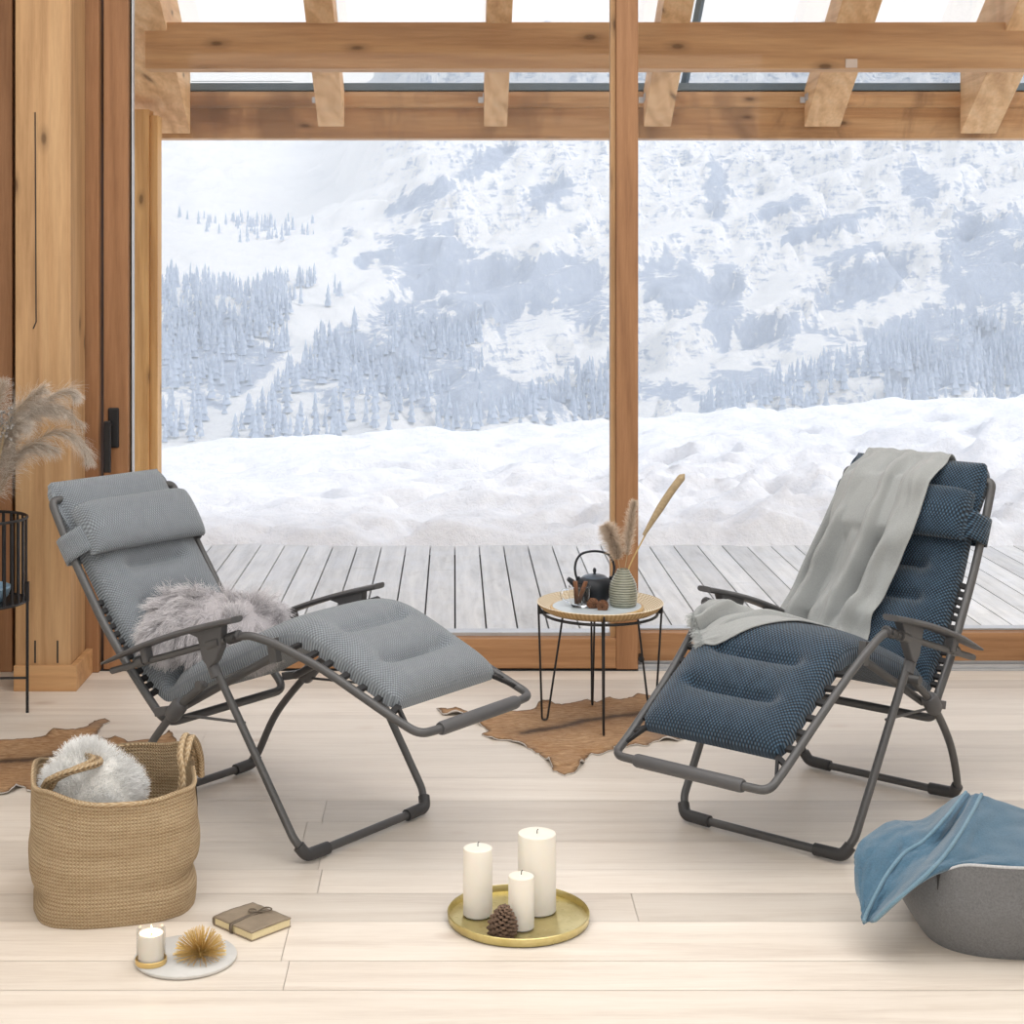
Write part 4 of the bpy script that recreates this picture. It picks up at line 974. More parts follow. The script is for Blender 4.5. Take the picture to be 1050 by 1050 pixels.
# ------------------------------------------------------------------ felt basket with blue blanket
M['felt'] = m_cloth('grey_felt', srgb(116, 117, 119), 190, 0.95, 0.2, 0.2, 0.15)
M['felt_edge'] = m_cloth('pale_felt_edge', srgb(186, 186, 188), 190, 0.95)
fb = thing('felt_basket', 'low rounded grey felt basket with folded corner seam, holding a blue blanket', 'basket', (1.415, -2.475, 0))
def feltp(a, z, inn=0.0):
    f = z/0.222; hx = 0.300+0.050*math.sin(PI*0.5*min(1, f*1.7))-0.010*max(0, f-0.6); hy = 0.200+0.045*math.sin(PI*0.5*min(1, f*1.7))-0.006*max(0, f-0.6)
    e = 0.62; c, s = math.cos(a), math.sin(a)
    cor = math.exp(-((((a-math.radians(216)+PI) % (2*PI))-PI)/0.20)**2)
    low = 0.5-0.5*math.cos(min(1.0, max(0.0, (abs(((a-math.radians(275)+PI) % (2*PI))-PI)-1.0)/0.45))*PI)
    zz = z*(1-0.34*low*f)-0.028*cor*f**3
    return ((hx-inn)*math.copysign(abs(c)**e, c), (hy-inn)*math.copysign(abs(s)**e, s), zz)
nA = 112; zs = [0.0, 0.006, 0.02]+list(np.linspace(0.04, 0.222, 16)); mb = MB()
mb.v = [feltp(2*PI*k/nA, z) for z in zs for k in range(nA)]; m = len(zs)
mb.f = [(i*nA+k, i*nA+(k+1) % nA, (i+1)*nA+(k+1) % nA, (i+1)*nA+k) for i in range(m-1) for k in range(nA)]+[tuple(reversed(range(nA)))]
b0 = len(mb.v); zi = list(reversed(zs[2:])); mb.v += [feltp(2*PI*k/nA, z, 0.008) for z in zi for k in range(nA)]
mb.f += [(b0+i*nA+k, b0+i*nA+(k+1) % nA, b0+(i+1)*nA+(k+1) % nA, b0+(i+1)*nA+k) for i in range(len(zi)-1) for k in range(nA)]
mb.f += [((m-1)*nA+k, (m-1)*nA+(k+1) % nA, b0+(k+1) % nA, b0+k) for k in range(nA)]+[tuple(b0+(len(zi)-1)*nA+k for k in range(nA))]
mb.build('basket_body', M['felt'], fb, angle=50)
MB().tube([Vector(feltp(2*PI*k/nA, 0.222, 0.004))+Vector((0, 0, 0.001)) for k in range(nA)], 0.0042, 8, closed=True).build('rim', M['felt_edge'], fb)
sa = [Vector(feltp(math.radians(216), z, -0.0012)) for z in np.linspace(0.222, 0.165, 8)]
MB().tube(sa, [0.006, 0.005, 0.004, 0.003, 0.0025, 0.002, 0.0015, 0.001], 8).build('corner_seam', M['gasket'], fb)

M['blue_wool'] = m_cloth('blue_wool', srgb(76, 108, 130), 240, 0.92, 0.2, 0.4, 0.25)
M['blue_hem'] = m_cloth('pale_blue_hem', srgb(112, 142, 160), 240, 0.92, 0.15)
net = [
 [(975,822,4.25),(945,841,4.19),(915,843,4.13),(895,853,4.07),(880,866,4.01),(876,885,3.96),(881,918,3.90)],
 [(982,817,4.2),(955,842,4.12),(932,849,4.06),(912,861,4.01),(894,880,3.95),(886,905,3.90),(883,936,3.86)],
 [(990,813,4.15),(963,846,4.02),(945,864,3.98),(928,874,3.95),(908,899,3.90),(894,925,3.86),(885,946,3.84)],
 [(998,815,4.13),(976,850,4.03),(955,874,3.95),(938,888,3.91),(920,908,3.87),(905,928,3.85),(890,946,3.845)],
 [(1006,815,4.12),(990,846,3.97),(967,879,3.86),(950,897,3.81),(933,912,3.795),(914,928,3.80),(896,945,3.82)],
 [(1050,829,4.16),(1030,850,4.02),(1008,880,3.88),(978,890,3.84),(957,892,3.85),(937,908,3.825),(898,944,3.825)],
 [(1110,846,4.22),(1110,866,4.05),(1075,890,3.86),(1000,891,3.85),(962,888,3.89),(940,904,3.86),(899,943,3.835)]]
C = np.array([[np.array(W(*q)) for q in r] for r in net])
fine1 = np.array([crom(list(C[i]), 10) for i in range(len(C))]); fine = np.stack([crom(list(fine1[:, j]), 10) for j in range(fine1.shape[1])], 1)
ii, jj = np.meshgrid(np.arange(fine.shape[0]), np.arange(fine.shape[1]), indexing='ij')
wr = 0.010*fbm(ii*0.09, jj*0.05, 3)+0.004*fbm(ii*0.25+9, jj*0.2, 2)
fine = fine+np.stack([wr*0.3, -wr*0.6, wr*0.75], -1)
bl = thing('wool_blanket', 'blue wool blanket with pale hems spilling over the felt basket corner', 'blanket')
MB().grid([[tuple(p) for p in r] for r in fine]).build('blanket_cloth', M['blue_wool'], bl, solid=0.007, subsurf=1, angle=180)
for i in (20, 40):
    MB().tube([tuple(p+np.array([0, -0.004, 0.003])) for p in fine[i, ::2]], 0.0046, 8).build('hem', M['blue_hem'], bl)
# ------------------------------------------------------------------ hides
def hide_mat(name):
    t = NT(name); v = t.tc('Object', (1, 1, 1)); n = t.noise(t.tc('Object', (1.0, 3.2, 1), (0, 0, 0.25)), 30, 5, 0.7, 0.4); n2 = t.noise(v, 5, 4, 0.6)
    c = t.ramp(n, [(0.25, srgb(118, 86, 60)), (0.5, srgb(172, 136, 100)), (0.78, srgb(214, 184, 148))])
    c = t.mix(t.ramp(n2, [(0.4, (0, 0, 0, 1)), (0.7, (0.45, 0.45, 0.45, 1))]), c, srgb(150, 106, 66))
    dk = t.math('MULTIPLY', t.attr('spine'), t.math('MULTIPLY_ADD', n, 0.7, 0.55)); c = t.mix(dk, c, srgb(58, 42, 34))
    c = t.mix(t.attr('grey'), c, srgb(128, 110, 96))
    t.bump(n, 0.6, 0.006); return t.set(c, 0.75, 0, 0.25)
def hide(name, label, px, spine, greyf, mat, edge_mat):
    poly = [np.array(F(u, v)[:2]) for u, v in px]
    # resample the outline, slightly ragged
    P = []
    for i in range(len(poly)):
        a, b = poly[i], poly[(i+1) % len(poly)]; n = max(1, int(np.linalg.norm(b-a)/0.012))
        for k in range(n): P.append(a+(b-a)*k/n+0.0022*rng.normal(0, 1, 2))
    P = np.array(P); c0 = P.mean(0)
    bm = bmesh.new(); vs = [bm.verts.new((p[0], p[1], 0)) for p in P]; bm.faces.new(vs)
    bmesh.ops.triangulate(bm, faces=bm.faces)
    for it in range(7):
        es = [e for e in bm.edges if e.calc_length() > 0.022 and not e.is_boundary]
        if not es: break
        bmesh.ops.subdivide_edges(bm, edges=es, cuts=1, use_grid_fill=False)
        bmesh.ops.triangulate(bm, faces=bm.faces)
        bmesh.ops.beautify_fill(bm, faces=bm.faces, edges=[e for e in bm.edges if not e.is_boundary])
    V = np.array([v.co[:] for v in bm.verts]); Fc = [[v.index for v in f.verts] for f in (bm.verts.index_update(), bm.faces)[1]]
    bd = np.array([v.is_boundary for v in bm.verts]); bm.free()
    E_ = V[bd][:, :2]; d = np.array([np.sqrt(((E_-p[:2])**2).sum(1).min()) for p in V])
    wav = np.maximum(fbm(V[:, 0]*7, V[:, 1]*7, 3), 0)*0.030*np.exp(-d/0.035)
    V[:, 2] = 0.0045+0.002*(1-np.exp(-d/0.02))+wav+0.002*fbm(V[:, 0]*11, V[:, 1]*11, 2)
    V[:, 2] = np.maximum(V[:, 2], 0.0045)
    sp = np.array([np.array(F(u, v)[:2]) for u, v in spine]); sp = crom(list(sp), 12)[:, :2]
    ds = np.array([np.sqrt(((sp-p[:2])**2).sum(1).min()) for p in V]); ds = ds+0.008*fbm(V[:, 0]*25, V[:, 1]*25, 2)
    sa = np.exp(-(ds/0.018)**2)+0.35*np.exp(-(ds/0.07)**2)
    sa = np.clip(np.maximum(sa, 0.75*np.exp(-d/0.006)), 0, 1); ga = np.array([greyf(*[float(q) for q in (PX0+FPX*p[0]/(p[1]-CAM_Y), PY0+FPX*CAM_H/(p[1]-CAM_Y))]) for p in V])
    mb = MB(); mb.v = V.tolist(); mb.f = [tuple(f) for f in Fc]
    o = mb.build(name, mat, None, attr={'spine': sa, 'grey': np.clip(ga+0.15*fbm(V[:, 0]*9, V[:, 1]*9, 3), 0, 0.8)}, angle=180)
    bb = bmesh.new(); bb.from_mesh(o.data)
    up = sum(f.normal.z for f in bb.faces)
    if up < 0: bmesh.ops.reverse_faces(bb, faces=bb.faces); bb.to_mesh(o.data)
    bb.free()
    s = o.modifiers.new('solid', 'SOLIDIFY'); s.thickness = 0.004; s.offset = -1; o.data.materials.append(edge_mat); s.material_offset = 1; s.material_offset_rim = 1
    return tag(o, label, 'rug')
M['hide'] = hide_mat('brown_hide_fur'); M['hide_back'] = m_plain('pale_hide_leather', srgb(206, 200, 194), 0.8)
hide('hide_rug', 'brown animal hide rug lying under the round tray table', [(448.6,728.5),(470.5,727),(479,730),(486,733),(497,730),(512,729),(530,730),(547.7,728.5),(557,724),(565.7,722),(576,723.4),(590,721),(601.7,718),(612,721),(625,718.8),(637,718),(648,715.7),(653,712),(660,713),(676,716),(695,715),(716,718),(742,726),(752,738),(741,748),(720,752),(694,760.7),(683,760),(668.5,762),(663,766),(652,764.5),(639,767),(630,769),(614.5,775),(605.5,773.5),(601.6,778.7),(596,786),(589,793),(578.5,796),(567,791.5),(563,782.5),(550,773),(535,764.5),(520,760),(505,759),(493.7,754),(500,751),(497,747),(491,743.5),(486,738),(474,735),(455,734)],
     [(538,753), (570,748), (600,741), (630,737), (665,732)], lambda u, v: 0.8*float(sstep(635, 690, u)*sstep(730, 748, v))+0.35*float(sstep(560, 540, u)*sstep(758, 770, v)), M['hide'], M['hide_back'])
hide('hide_rug', 'brown animal hide rug behind the jute basket at the left edge', [(-70,768),(-30,761),(0,759.6),(13,759.6),(33,758.5),(46,757.4),(54.8,753),(66,752),(74.5,749.6),(87.6,746.4),(96.4,741),(107.4,737.7),(112.8,740.5),(106,744),(103,748),(99,755),(106,761.5),(122.7,758.5),(131.5,761.8),(149,759.6),(160,758),(173,753),(181,762.9),(177,772),(160,782),(130,788),(90,800),(50,808),(28.5,813),(24,808),(16,811),(9,815),(0,816),(-30,820),(-70,812)],
     [(-40,786), (0,783), (30,781), (55,778), (80,774)], lambda u, v: 0.5*float(sstep(752, 744, v)), M['hide'], M['hide_back'])

# ------------------------------------------------------------------ tray table
TC = Vector((0.505, -0.715, 0))
def rattan():
    t = NT('woven_rattan'); sx = t.nd('ShaderNodeSeparateXYZ'); c = t.nd('ShaderNodeTexCoord'); t.l(c.outputs['Object'], sx.inputs[0])
    r = t.math('SQRT', t.math('ADD', t.math('POWER', sx.outputs[0], 2.0), t.math('POWER', sx.outputs[1], 2.0)))
    ang = t.math('ARCTAN2', sx.outputs[1], sx.outputs[0])
    ra = t.math('SINE', t.math('MULTIPLY', t.math('ADD', r, sx.outputs[2]), 2*PI/0.0085)); aa = t.math('SINE', t.math('MULTIPLY', ang, 90))
    h = t.math('ADD', t.math('MULTIPLY_ADD', ra, 0.35, 0.5), t.math('MULTIPLY', aa, 0.18))
    return t, h
t, h = rattan(); t.bump(h, 0.7, 0.003)
M['rattan'] = t.set(t.ramp(h, [(0.1, srgb(158, 122, 76)), (0.55, srgb(206, 172, 122)), (0.95, srgb(226, 200, 156))]), 0.65, 0, 0.3)
t, h = rattan(); t.bump(h, 0.25, 0.002)
M['rattan_in'] = t.set(t.ramp(h, [(0.05, srgb(176, 148, 108)), (0.45, srgb(222, 206, 178)), (0.95, srgb(240, 230, 210))]), 0.65, 0, 0.3)
tt_ = thing('tray_table', 'round woven tray table on four black hairpin legs, by the window mullion', 'table', TC)
tray = MB().lathe([(0.0, 0.383), (0.17, 0.383), (0.185, 0.385), (0.200, 0.393), (0.2165, 0.411), (0.2175, 0.414)], 96, cap=False).build('tray', M['rattan'], tt_, angle=60)
MB().lathe([(0.0, 0.3895), (0.168, 0.3895), (0.183, 0.391), (0.197, 0.398), (0.212, 0.4135), (0.2145, 0.4155), (0.2175, 0.414)], 96, cap=False).build('tray_lining', M['rattan_in'], tray, angle=60)
MB().tube([(0.196*math.cos(2*PI*k/64), 0.196*math.sin(2*PI*k/64), 0.377) for k in range(64)], 0.005, 8, closed=True).build('frame_ring', M['black_metal'], tt_)
for (fx, fy) in ((0.3086, -0.7207), (0.4998, -0.909), (0.493, -0.52), (0.690, -0.715)):
    d = Vector((fx, fy, 0))-TC; d.normalize(); sd = Vector((-d.y, d.x, 0))
    foot = Vector((fx, fy, 0))-TC; foot.z = 0.0105
    a = d*0.213; a.z = 0.405; b_ = d*0.128; b_.z = 0.372
    lg = MB(); pts = fillet([a, foot+d*0.004, foot-d*0.014, b_], 0.014, 5); lg.tube(pts, 0.0037, 8)
    l = lg.build('leg', M['black_metal'], tt_)
    g = MB(); g.prism([(0.165, 0.374), (0.216, 0.374), (0.216, 0.409), (0.2125, 0.409), (0.198, 0.3845)], (0, 0, 0), d, (0, 0, 1), sd, 0.006)
    g.build('leg_plate', M['black_metal'], l, smooth=False)
    MB().tube([(d*0.192)+Vector((0, 0, 0.3775)), b_+Vector((0, 0, 0.0))], 0.0035, 6).build('leg_brace', M['black_metal'], l)
# board on the tray
M['mango'] = m_wood('pale_mango_wood', srgb(176, 138, 90), srgb(206, 172, 122), srgb(222, 194, 150), 0, 2.0, knots=False)
M['enamel'] = m_plain('pale_blue_enamel', srgb(198, 208, 214), 0.35, 0, 0.03)
sb = thing('serving_board', 'pale blue enamelled wooden board with a wooden edge lying on the woven tray', 'board', TC+Vector((-0.012, -0.012, 0.390)))
def boardp(k, n, R): 
    a = 2*PI*k/n; return R*(1+0.03*math.sin(2*a+0.6)+0.012*math.sin(3*a))*math.cos(a), R*(1+0.02*math.cos(3*a))*math.sin(a)*0.98
n = 72; poly = [boardp(k, n, 0.158) for k in range(n)]
MB().prism(poly, (0, 0, 0.006), (1, 0, 0), (0, 1, 0), (0, 0, 1), 0.012).build('board', M['mango'], sb, bevel=0.002)
poly = [boardp(k, n, 0.150) for k in range(n)]
MB().prism(poly, (0, 0, 0.0125), (1, 0, 0), (0, 1, 0), (0, 0, 1), 0.0012).build('enamel_top', M['enamel'], sb)
ZT = 0.4035
# kettle
M['iron'] = m_plain('black_cast_iron', srgb(46, 49, 54), 0.42, 0.35, 0.1, bump=0.35, bscale=260)
M['lid_iron'] = m_plain('blue_grey_iron', srgb(92, 104, 116), 0.35, 0.4, 0.08)
kt = thing('teapot', 'black cast iron teapot with arched handle and blue-grey lid on the tray table', 'teapot', (0.492, -0.640, ZT))
MB().lathe([(0, 0), (0.040, 0), (0.046, 0.004), (0.058, 0.022), (0.0635, 0.045), (0.0625, 0.062), (0.056, 0.074), (0.044, 0.081), (0.040, 0.0815)], 56).build('body', M['iron'], kt)
ld = MB().lathe([(0, 0.092), (0.020, 0.0915), (0.036, 0.087), (0.0425, 0.083), (0.043, 0.0805), (0.030, 0.080), (0, 0.080)], 48).build('lid', M['lid_iron'], kt)
MB().lathe([(0.0, 0.115), (0.004, 0.113), (0.0065, 0.106), (0.0055, 0.099), (0.004, 0.096), (0.007, 0.0915), (0.0, 0.0915)], 20).build('knob', M['iron'], ld)
MB().tube([(-0.055, -0.01, 0.048), (-0.072, -0.014, 0.060), (-0.086, -0.018, 0.074), (-0.094, -0.020, 0.080)], [0.016, 0.012, 0.009, 0.0075], 14).build('spout', M['iron'], kt)
hpz = [(0.060, 0, 0.074), (0.066, 0, 0.092), (0.068, 0, 0.118), (0.060, 0, 0.146), (0.040, 0, 0.165), (0.0, 0, 0.172), (-0.040, 0, 0.165), (-0.060, 0, 0.146), (-0.068, 0, 0.118), (-0.066, 0, 0.092), (-0.060, 0, 0.074)]
hh_ = MB().tube(crom(hpz, 5).tolist(), 0.0042, 10)
for s in (1, -1): hh_.obox((s*0.058, 0, 0.076), (1, 0, 0), (0, 1, 0), (0, 0, 1), 0.007, 0.006, 0.008)
hh_.build('handle', M['iron'], kt)
# glass cup with cinnamon
t = NT('clear_glass'); M['cupglass'] = t.set((1, 1, 1, 1), 0.02, 0, 0.5); t.p.inputs['Transmission Weight'].default_value = 1.0; t.p.inputs['IOR'].default_value = 1.3
gp = thing('glass_cup', 'clear glass cup with round handle holding two cinnamon sticks, on the tray table', 'cup', (0.432, -0.742, ZT))
MB().lathe([(0, 0), (0.024, 0), (0.030, 0.006), (0.0365, 0.030), (0.0385, 0.070), (0.0365, 0.0715), (0.0345, 0.030), (0.028, 0.010), (0, 0.008)], 44).build('bowl', M['cupglass'], gp)
MB().tube(crom([(-0.036, 0, 0.060), (-0.055, 0, 0.058), (-0.063, 0, 0.042), (-0.055, 0, 0.024), (-0.0335, 0, 0.014)], 6).tolist(), 0.0035, 8).build('handle', M['cupglass'], gp)
M['cinnamon'] = m_wood('cinnamon_bark', srgb(112, 72, 50), srgb(148, 102, 76), srgb(172, 128, 100), 2, 4, knots=False)
for (a, b_, lab) in (((-0.010, -0.006, 0.012), (-0.015, -0.004, 0.088), 'upright brown cinnamon stick standing left in the glass cup'), ((-0.002, 0.010, 0.012), (0.022, 0.006, 0.085), 'tilted brown cinnamon stick leaning right in the glass cup')):
    o = Vector((0.432, -0.742, ZT)); mb = MB(); A_, B_ = Vector(a), Vector(b_)
    for s in (-1, 1): mb.tube([A_+Vector((s*0.0032, 0, 0)), B_+Vector((s*0.0032, 0, 0))], 0.0044, 10)
    c_ = thing('cinnamon_stick', lab, 'cinnamon stick', o); mb.build('bark', M['cinnamon'], c_)
# seed cones on the tray
def cone_scales(mb, c, R, Hh, n, tilt=None, open_=0.5, wd=0.45):
    for i in range(n):
        f = (i+0.5)/n; a = i*2.39996; z = Hh*(0.02+0.93*f); rad = R*math.sin(PI*(0.18+0.80*f)**0.9)*0.55
        d = Vector((math.cos(a), math.sin(a), 0)); out = (d*(1-0.55*f)+Vector((0, 0, -0.15+open_*1.5*f))).normalized(); sd = Vector((-d.y, d.x, 0)); nn = out.cross(sd)
        L = R*(0.62-0.30*f); w = R*wd*(1-0.55*f)
        p0 = Vector((0, 0, z))+d*rad*0.35
        tip = p0+out*L+d*rad*0.55
        mid = p0.lerp(tip, 0.7)
        vs = [p0-sd*w*0.35+nn*R*.04, p0+sd*w*0.35+nn*R*.04, mid+sd*w+nn*R*.06, tip+nn*R*.02, mid-sd*w+nn*R*.06, p0-sd*w*0.35-nn*R*.05, p0+sd*w*0.35-nn*R*.05, mid+sd*w-nn*R*.07, tip-nn*R*.09, mid-sd*w-nn*R*.07]
        if tilt is not None: vs = [tilt @ v for v in vs]
        vs = [v+Vector(c) for v in vs]
        mb.add(vs, [(0, 1, 2, 3, 4), (9, 8, 7, 6, 5), (0, 5, 6, 1), (1, 6, 7, 2), (2, 7, 8, 3), (3, 8, 9, 4), (4, 9, 5, 0)])
    return mb
M['cone_sm'] = m_plain('red_brown_cone', srgb(122, 84, 60), 0.7, 0, 0.25, scale=120)
M['cone'] = m_plain('grey_brown_cone', srgb(112, 90, 74), 0.7, 0, 0.35, scale=90)
for (x, y, tl, lab) in ((0.478, -0.765, (0.9, 0.5), 'small brown seed cone lying just in front of the teapot'), (0.508, -0.792, (-1.2, 0.3), 'small round seed cone lying nearest the ribbed vase')):
    R_ = Matrix.Rotation(tl[0], 3, 'X') @ Matrix.Rotation(tl[1], 3, 'Y')
    o = thing('seed_cone', lab, 'cone', (x, y, ZT+0.017)); cone_scales(MB(), (0, 0, 0) if False else tuple(R_ @ Vector((0, 0, -0.016))), 0.021, 0.032, 70, R_, 0.35, 0.34).build('scales', M['cone_sm'], o, smooth=False)
# vase with dried stems
t = NT('ribbed_ceramic'); n = t.noise(t.tc(), 40, 3); gz = t.nd('ShaderNodeSeparateXYZ'); tcx = t.nd('ShaderNodeTexCoord'); t.l(tcx.outputs['Object'], gz.inputs[0])
st = t.math('MULTIPLY_ADD', t.math('SINE', t.math('MULTIPLY', gz.outputs[2], 2*PI/0.0082)), 0.5, 0.5)
M['vase'] = t.set(t.mix(0.25, t.ramp(st, [(0.15, srgb(88, 92, 80)), (0.75, srgb(164, 166, 150))]), t.ramp(n, [(0.3, srgb(120, 122, 108)), (0.7, srgb(176, 176, 160))])), 0.28, 0, 0.5)
vs_o = thing('ribbed_vase', 'grey-green ribbed ceramic vase with dried grasses on the tray table', 'vase', (0.583, -0.728, ZT))
pr = []
for i in range(0, 130):
    f = i/129; z = 0.126*f; r = np.interp(f, [0, .03, .18, .40, .62, .80, .92, 1.0], [.040, .0445, .0475, .0485, .044, .033, .0235, .0205])
    pr.append((float(r)+0.0011*math.sin(2*PI*z/0.0082)*(0 if f < .02 or f > .96 else 1), z))
pr += [(0.0185, 0.126), (0.017, 0.120), (0.018, 0.10), (0.0, 0.10)]
MB().lathe([(0, 0)]+pr, 56).build('vase_body', M['vase'], vs_o, angle=80)
M['straw'] = m_plain('dry_straw', srgb(198, 170, 118), 0.8, 0, 0.1, scale=60)
M['reed'] = m_plain('dry_reed_head', srgb(178, 158, 126), 0.95, 0, 0.18, scale=120, bump=0.6, bscale=500)
M['pampas'] = m_hair('pampas_plume', srgb(176, 154, 132), srgb(226, 210, 192), 0.7)
M['pampas_grey'] = m_hair('grey_pampas_plume', srgb(176, 160, 142), srgb(222, 213, 203), 0.7)
M['pampas_st'] = m_plain('pampas_stem', srgb(176, 156, 124), 0.8)
DV = 5.757
rd = thing('dried_reed', 'long dried reed with a thick brown head leaning right out of the vase', 'dried plant')
A_ = W(641, 592, DV); pts = [A_, W(648, 574, DV), W(660, 549, DV), W(672, 529, DV), W(686, 507, DV), W(697, 492, DV), W(702, 486, DV)]
MB().tube([tuple(p) for p in crom([A_-Vector((0.012, 0, .04)), A_, W(649, 573, DV), W(662, 548, DV)], 5)], [0.0026]*16, 8).build('stalk', M['straw'], rd)
MB().tube([tuple(p) for p in crom(pts[2:], 5)], [0.003+0.0105*min(1, 0.25+k/9) if k < 17 else 0.0125-0.0035*(k-17) for k in range(21)], 12).build('seed_head', M['reed'], rd)
def plume(name, label, path, r0, n, L, mat, stem_r=0.0016, droop=0.4, start=0.25, parent=None, spread=0.8, k=6, rad=0.0005, cat='dried plant', side=None):
    t = thing(name, label, cat) if parent is None else parent
    C = crom([np.array(p) for p in path], 12)
    MB().tube([tuple(p) for p in C], [stem_r*(1-0.6*i/len(C)) for i in range(len(C))], 6).build('stem', M['pampas_st'], t)
    out = []; m = len(C)
    for q in range(n):
        f = start+(1-start)*rng.random()**0.9; i = min(m-2, int(f*(m-1))); p = C[i]+(C[i+1]-C[i])*((f*(m-1))-i); tg = C[i+1]-C[i]; tg = tg/np.linalg.norm(tg)
        rv = rng.normal(0, 1, 3); rv -= tg*rv.dot(tg); rv /= np.linalg.norm(rv)
        d = tg*(1.0-0.35*spread)+rv*spread*rng.uniform(0.3, 1.0)
        if side is not None: d = d+np.array(side)*0.25
        d /= np.linalg.norm(d); prof = math.sin(PI*min(1, max(0.06, (f-start)/(1-start)*0.80+0.16)))
        ln = L*(0.35+0.65*prof)*rng.uniform(0.5, 1.1); cur = p+rv*r0*0.15; pts = [cur]
        for j in range(1, k):
            d = d+np.array([0, 0, -droop/k])+0.12*rng.normal(0, 1, 3); d /= np.linalg.norm(d); cur = cur+d*ln/(k-1); pts.append(cur)
        out.append(pts)
    hair('plume', out, rad, mat, t); return t
a0 = np.array(W(637, 592, DV)); dn = np.array([-0.003, 0, -0.04])
plume('dried_pampas', 'short fluffy beige pampas plume nodding left over the vase', [a0+dn, a0, W(634, 575, DV), W(631, 562, DV-.01), W(626, 548, DV-.02), W(620, 539, DV-.02)], 0.02, 1500, 0.050, M['pampas'], start=0.42, spread=1.25, droop=0.5, rad=0.00055)
plume('dried_pampas', 'upright narrow beige pampas plume rising from the vase', [a0+dn+np.array([.008, 0, 0]), a0+np.array([.008, .005, 0]), W(643, 570, DV), W(645, 550, DV+.02), W(648, 530, DV+.03), W(650, 514, DV+.04)], 0.02, 1300, 0.034, M['pampas'], start=0.40, spread=0.95, droop=0.2, rad=0.00055)

# ------------------------------------------------------------------ brass tray with candles
def at_floor(u, v): return F(u, v)
t = NT('brushed_brass'); n = t.noise(t.tc('Object', (1, 1, 1)), 9, 4, 0.6); n2 = t.noise(t.tc('Object', (1, 8, 1)), 60, 3)
t.bump(n, 0.12, 0.01)
M['brass'] = t.set(t.ramp(n, [(0.3, srgb(196, 180, 116)), (0.7, srgb(230, 216, 160))]), t.ramp(n2, [(0.3, (0.26, .26, .26, 1)), (0.7, (0.42, .42, .42, 1))]), 0.9, 0.5)
bt = thing('brass_tray', 'round shallow brass tray on the floor carrying three candles and a pine cone', 'tray', (0.157, -2.437, 0))
MB().lathe([(0, 0), (0.166, 0), (0.1705, 0.004), (0.172, 0.021), (0.1705, 0.0225), (0.169, 0.021), (0.1675, 0.006), (0.163, 0.0045), (0, 0.0045)], 112).build('tray_dish', M['brass'], bt, angle=50)
t = NT('ivory_wax'); M['wax'] = t.set(srgb(240, 234, 222), 0.45, 0, 0.4); t.p.inputs['Subsurface Weight'].default_value = 0.25; t.p.inputs['Subsurface Radius'].default_value = (0.02, 0.014, 0.009)
M['wick'] = m_plain('burnt_wick', (0.05, 0.045, 0.04, 1), 0.9)
def candle(label, x, y, z, R, h, group=None, dome=0.0):
    c = thing('pillar_candle', label, 'candle', (x, y, z))
    pr = [(0, 0), (R-0.003, 0), (R, 0.003), (R, h-0.004-dome), (R-0.001, h-0.0015-dome), (R-0.004, h-dome), (R*0.7, h-dome*0.35-0.0015), (R*0.35, h-0.001), (0, h-0.002)]
    MB().lathe(pr, 56).build('wax_body', M['wax'], c)
    MB().tube([(0, 0, h-0.004), (0.0005, 0, h+0.006), (0.003, 0.001, h+0.0085)], 0.0011, 6).build('wick', M['wick'], c)
candle('medium ivory pillar candle at the left of the brass tray', 0.059, -2.420, 0.005, 0.0355, 0.168, dome=0.004)
candle('tallest and widest ivory pillar candle at the back of the brass tray', 0.204, -2.393, 0.005, 0.0465, 0.190)
candle('shortest slim ivory pillar candle at the front of the brass tray', 0.1613, -2.498, 0.005, 0.0308, 0.128, dome=0.003)
pc = thing('pine_cone', 'open grey-brown pine cone standing at the front of the brass tray', 'pine cone', (0.113, -2.545, 0.0075))
cone_scales(MB(), (0, 0, 0.0), 0.037, 0.066, 90, Matrix.Rotation(0.12, 3, 'Y'), 0.42, 0.30).build('scales', M['cone'], pc, smooth=False)

# ------------------------------------------------------------------ stone board with candle glass and gold ornament
M['stone'] = m_plain('pale_grey_stone', srgb(206, 205, 202), 0.6, 0, 0.05, scale=30)
so = tag(MB().lathe([(0, 0), (0.111, 0), (0.115, 0.003), (0.116, 0.008), (0.1145, 0.010), (0, 0.010)], 112).build('stone_board', M['stone'], None, angle=60), 'round pale grey stone board on the floor, front left', 'board')
so.location = (-0.6105, -2.6656, 0)
cg = thing('candle_glass', 'lit ivory candle in a clear glass with brass base, on the stone board', 'candle holder', (-0.682, -2.708, 0.010))
M['gold'] = m_plain('satin_gold_metal', srgb(224, 194, 130), 0.4, 0.75, 0.06)
MB().lathe([(0, 0), (0.0345, 0), (0.0355, 0.002), (0.0355, 0.011), (0.0335, 0.012), (0.0335, 0.006), (0, 0.006)], 64).build('base', M['gold'], cg)
MB().lathe([(0.0322, 0.0065), (0.0326, 0.040), (0.0328, 0.0765)], 64, cap=False).build('glass', M['glass_c'] if 'glass_c' in M else m_glass('candle_glass_clear', 0.012, (0.99, 0.985, 0.98, 1)), cg)
wx = MB().lathe([(0, 0.0065), (0.0288, 0.0065), (0.0288, 0.064), (0.027, 0.0675), (0.0245, 0.0672), (0.021, 0.061), (0.0, 0.0595)], 48).build('wax', M['wax'], cg)
MB().tube([(0, 0, 0.058), (0.001, 0, 0.068)], 0.0011, 6).build('wick', M['wick'], cg)
t = NT('flame'); t.set((1, .8, .4, 1)); t.p.inputs['Emission Color'].default_value = (1.0, 0.72, 0.30, 1); t.p.inputs['Emission Strength'].default_value = 6
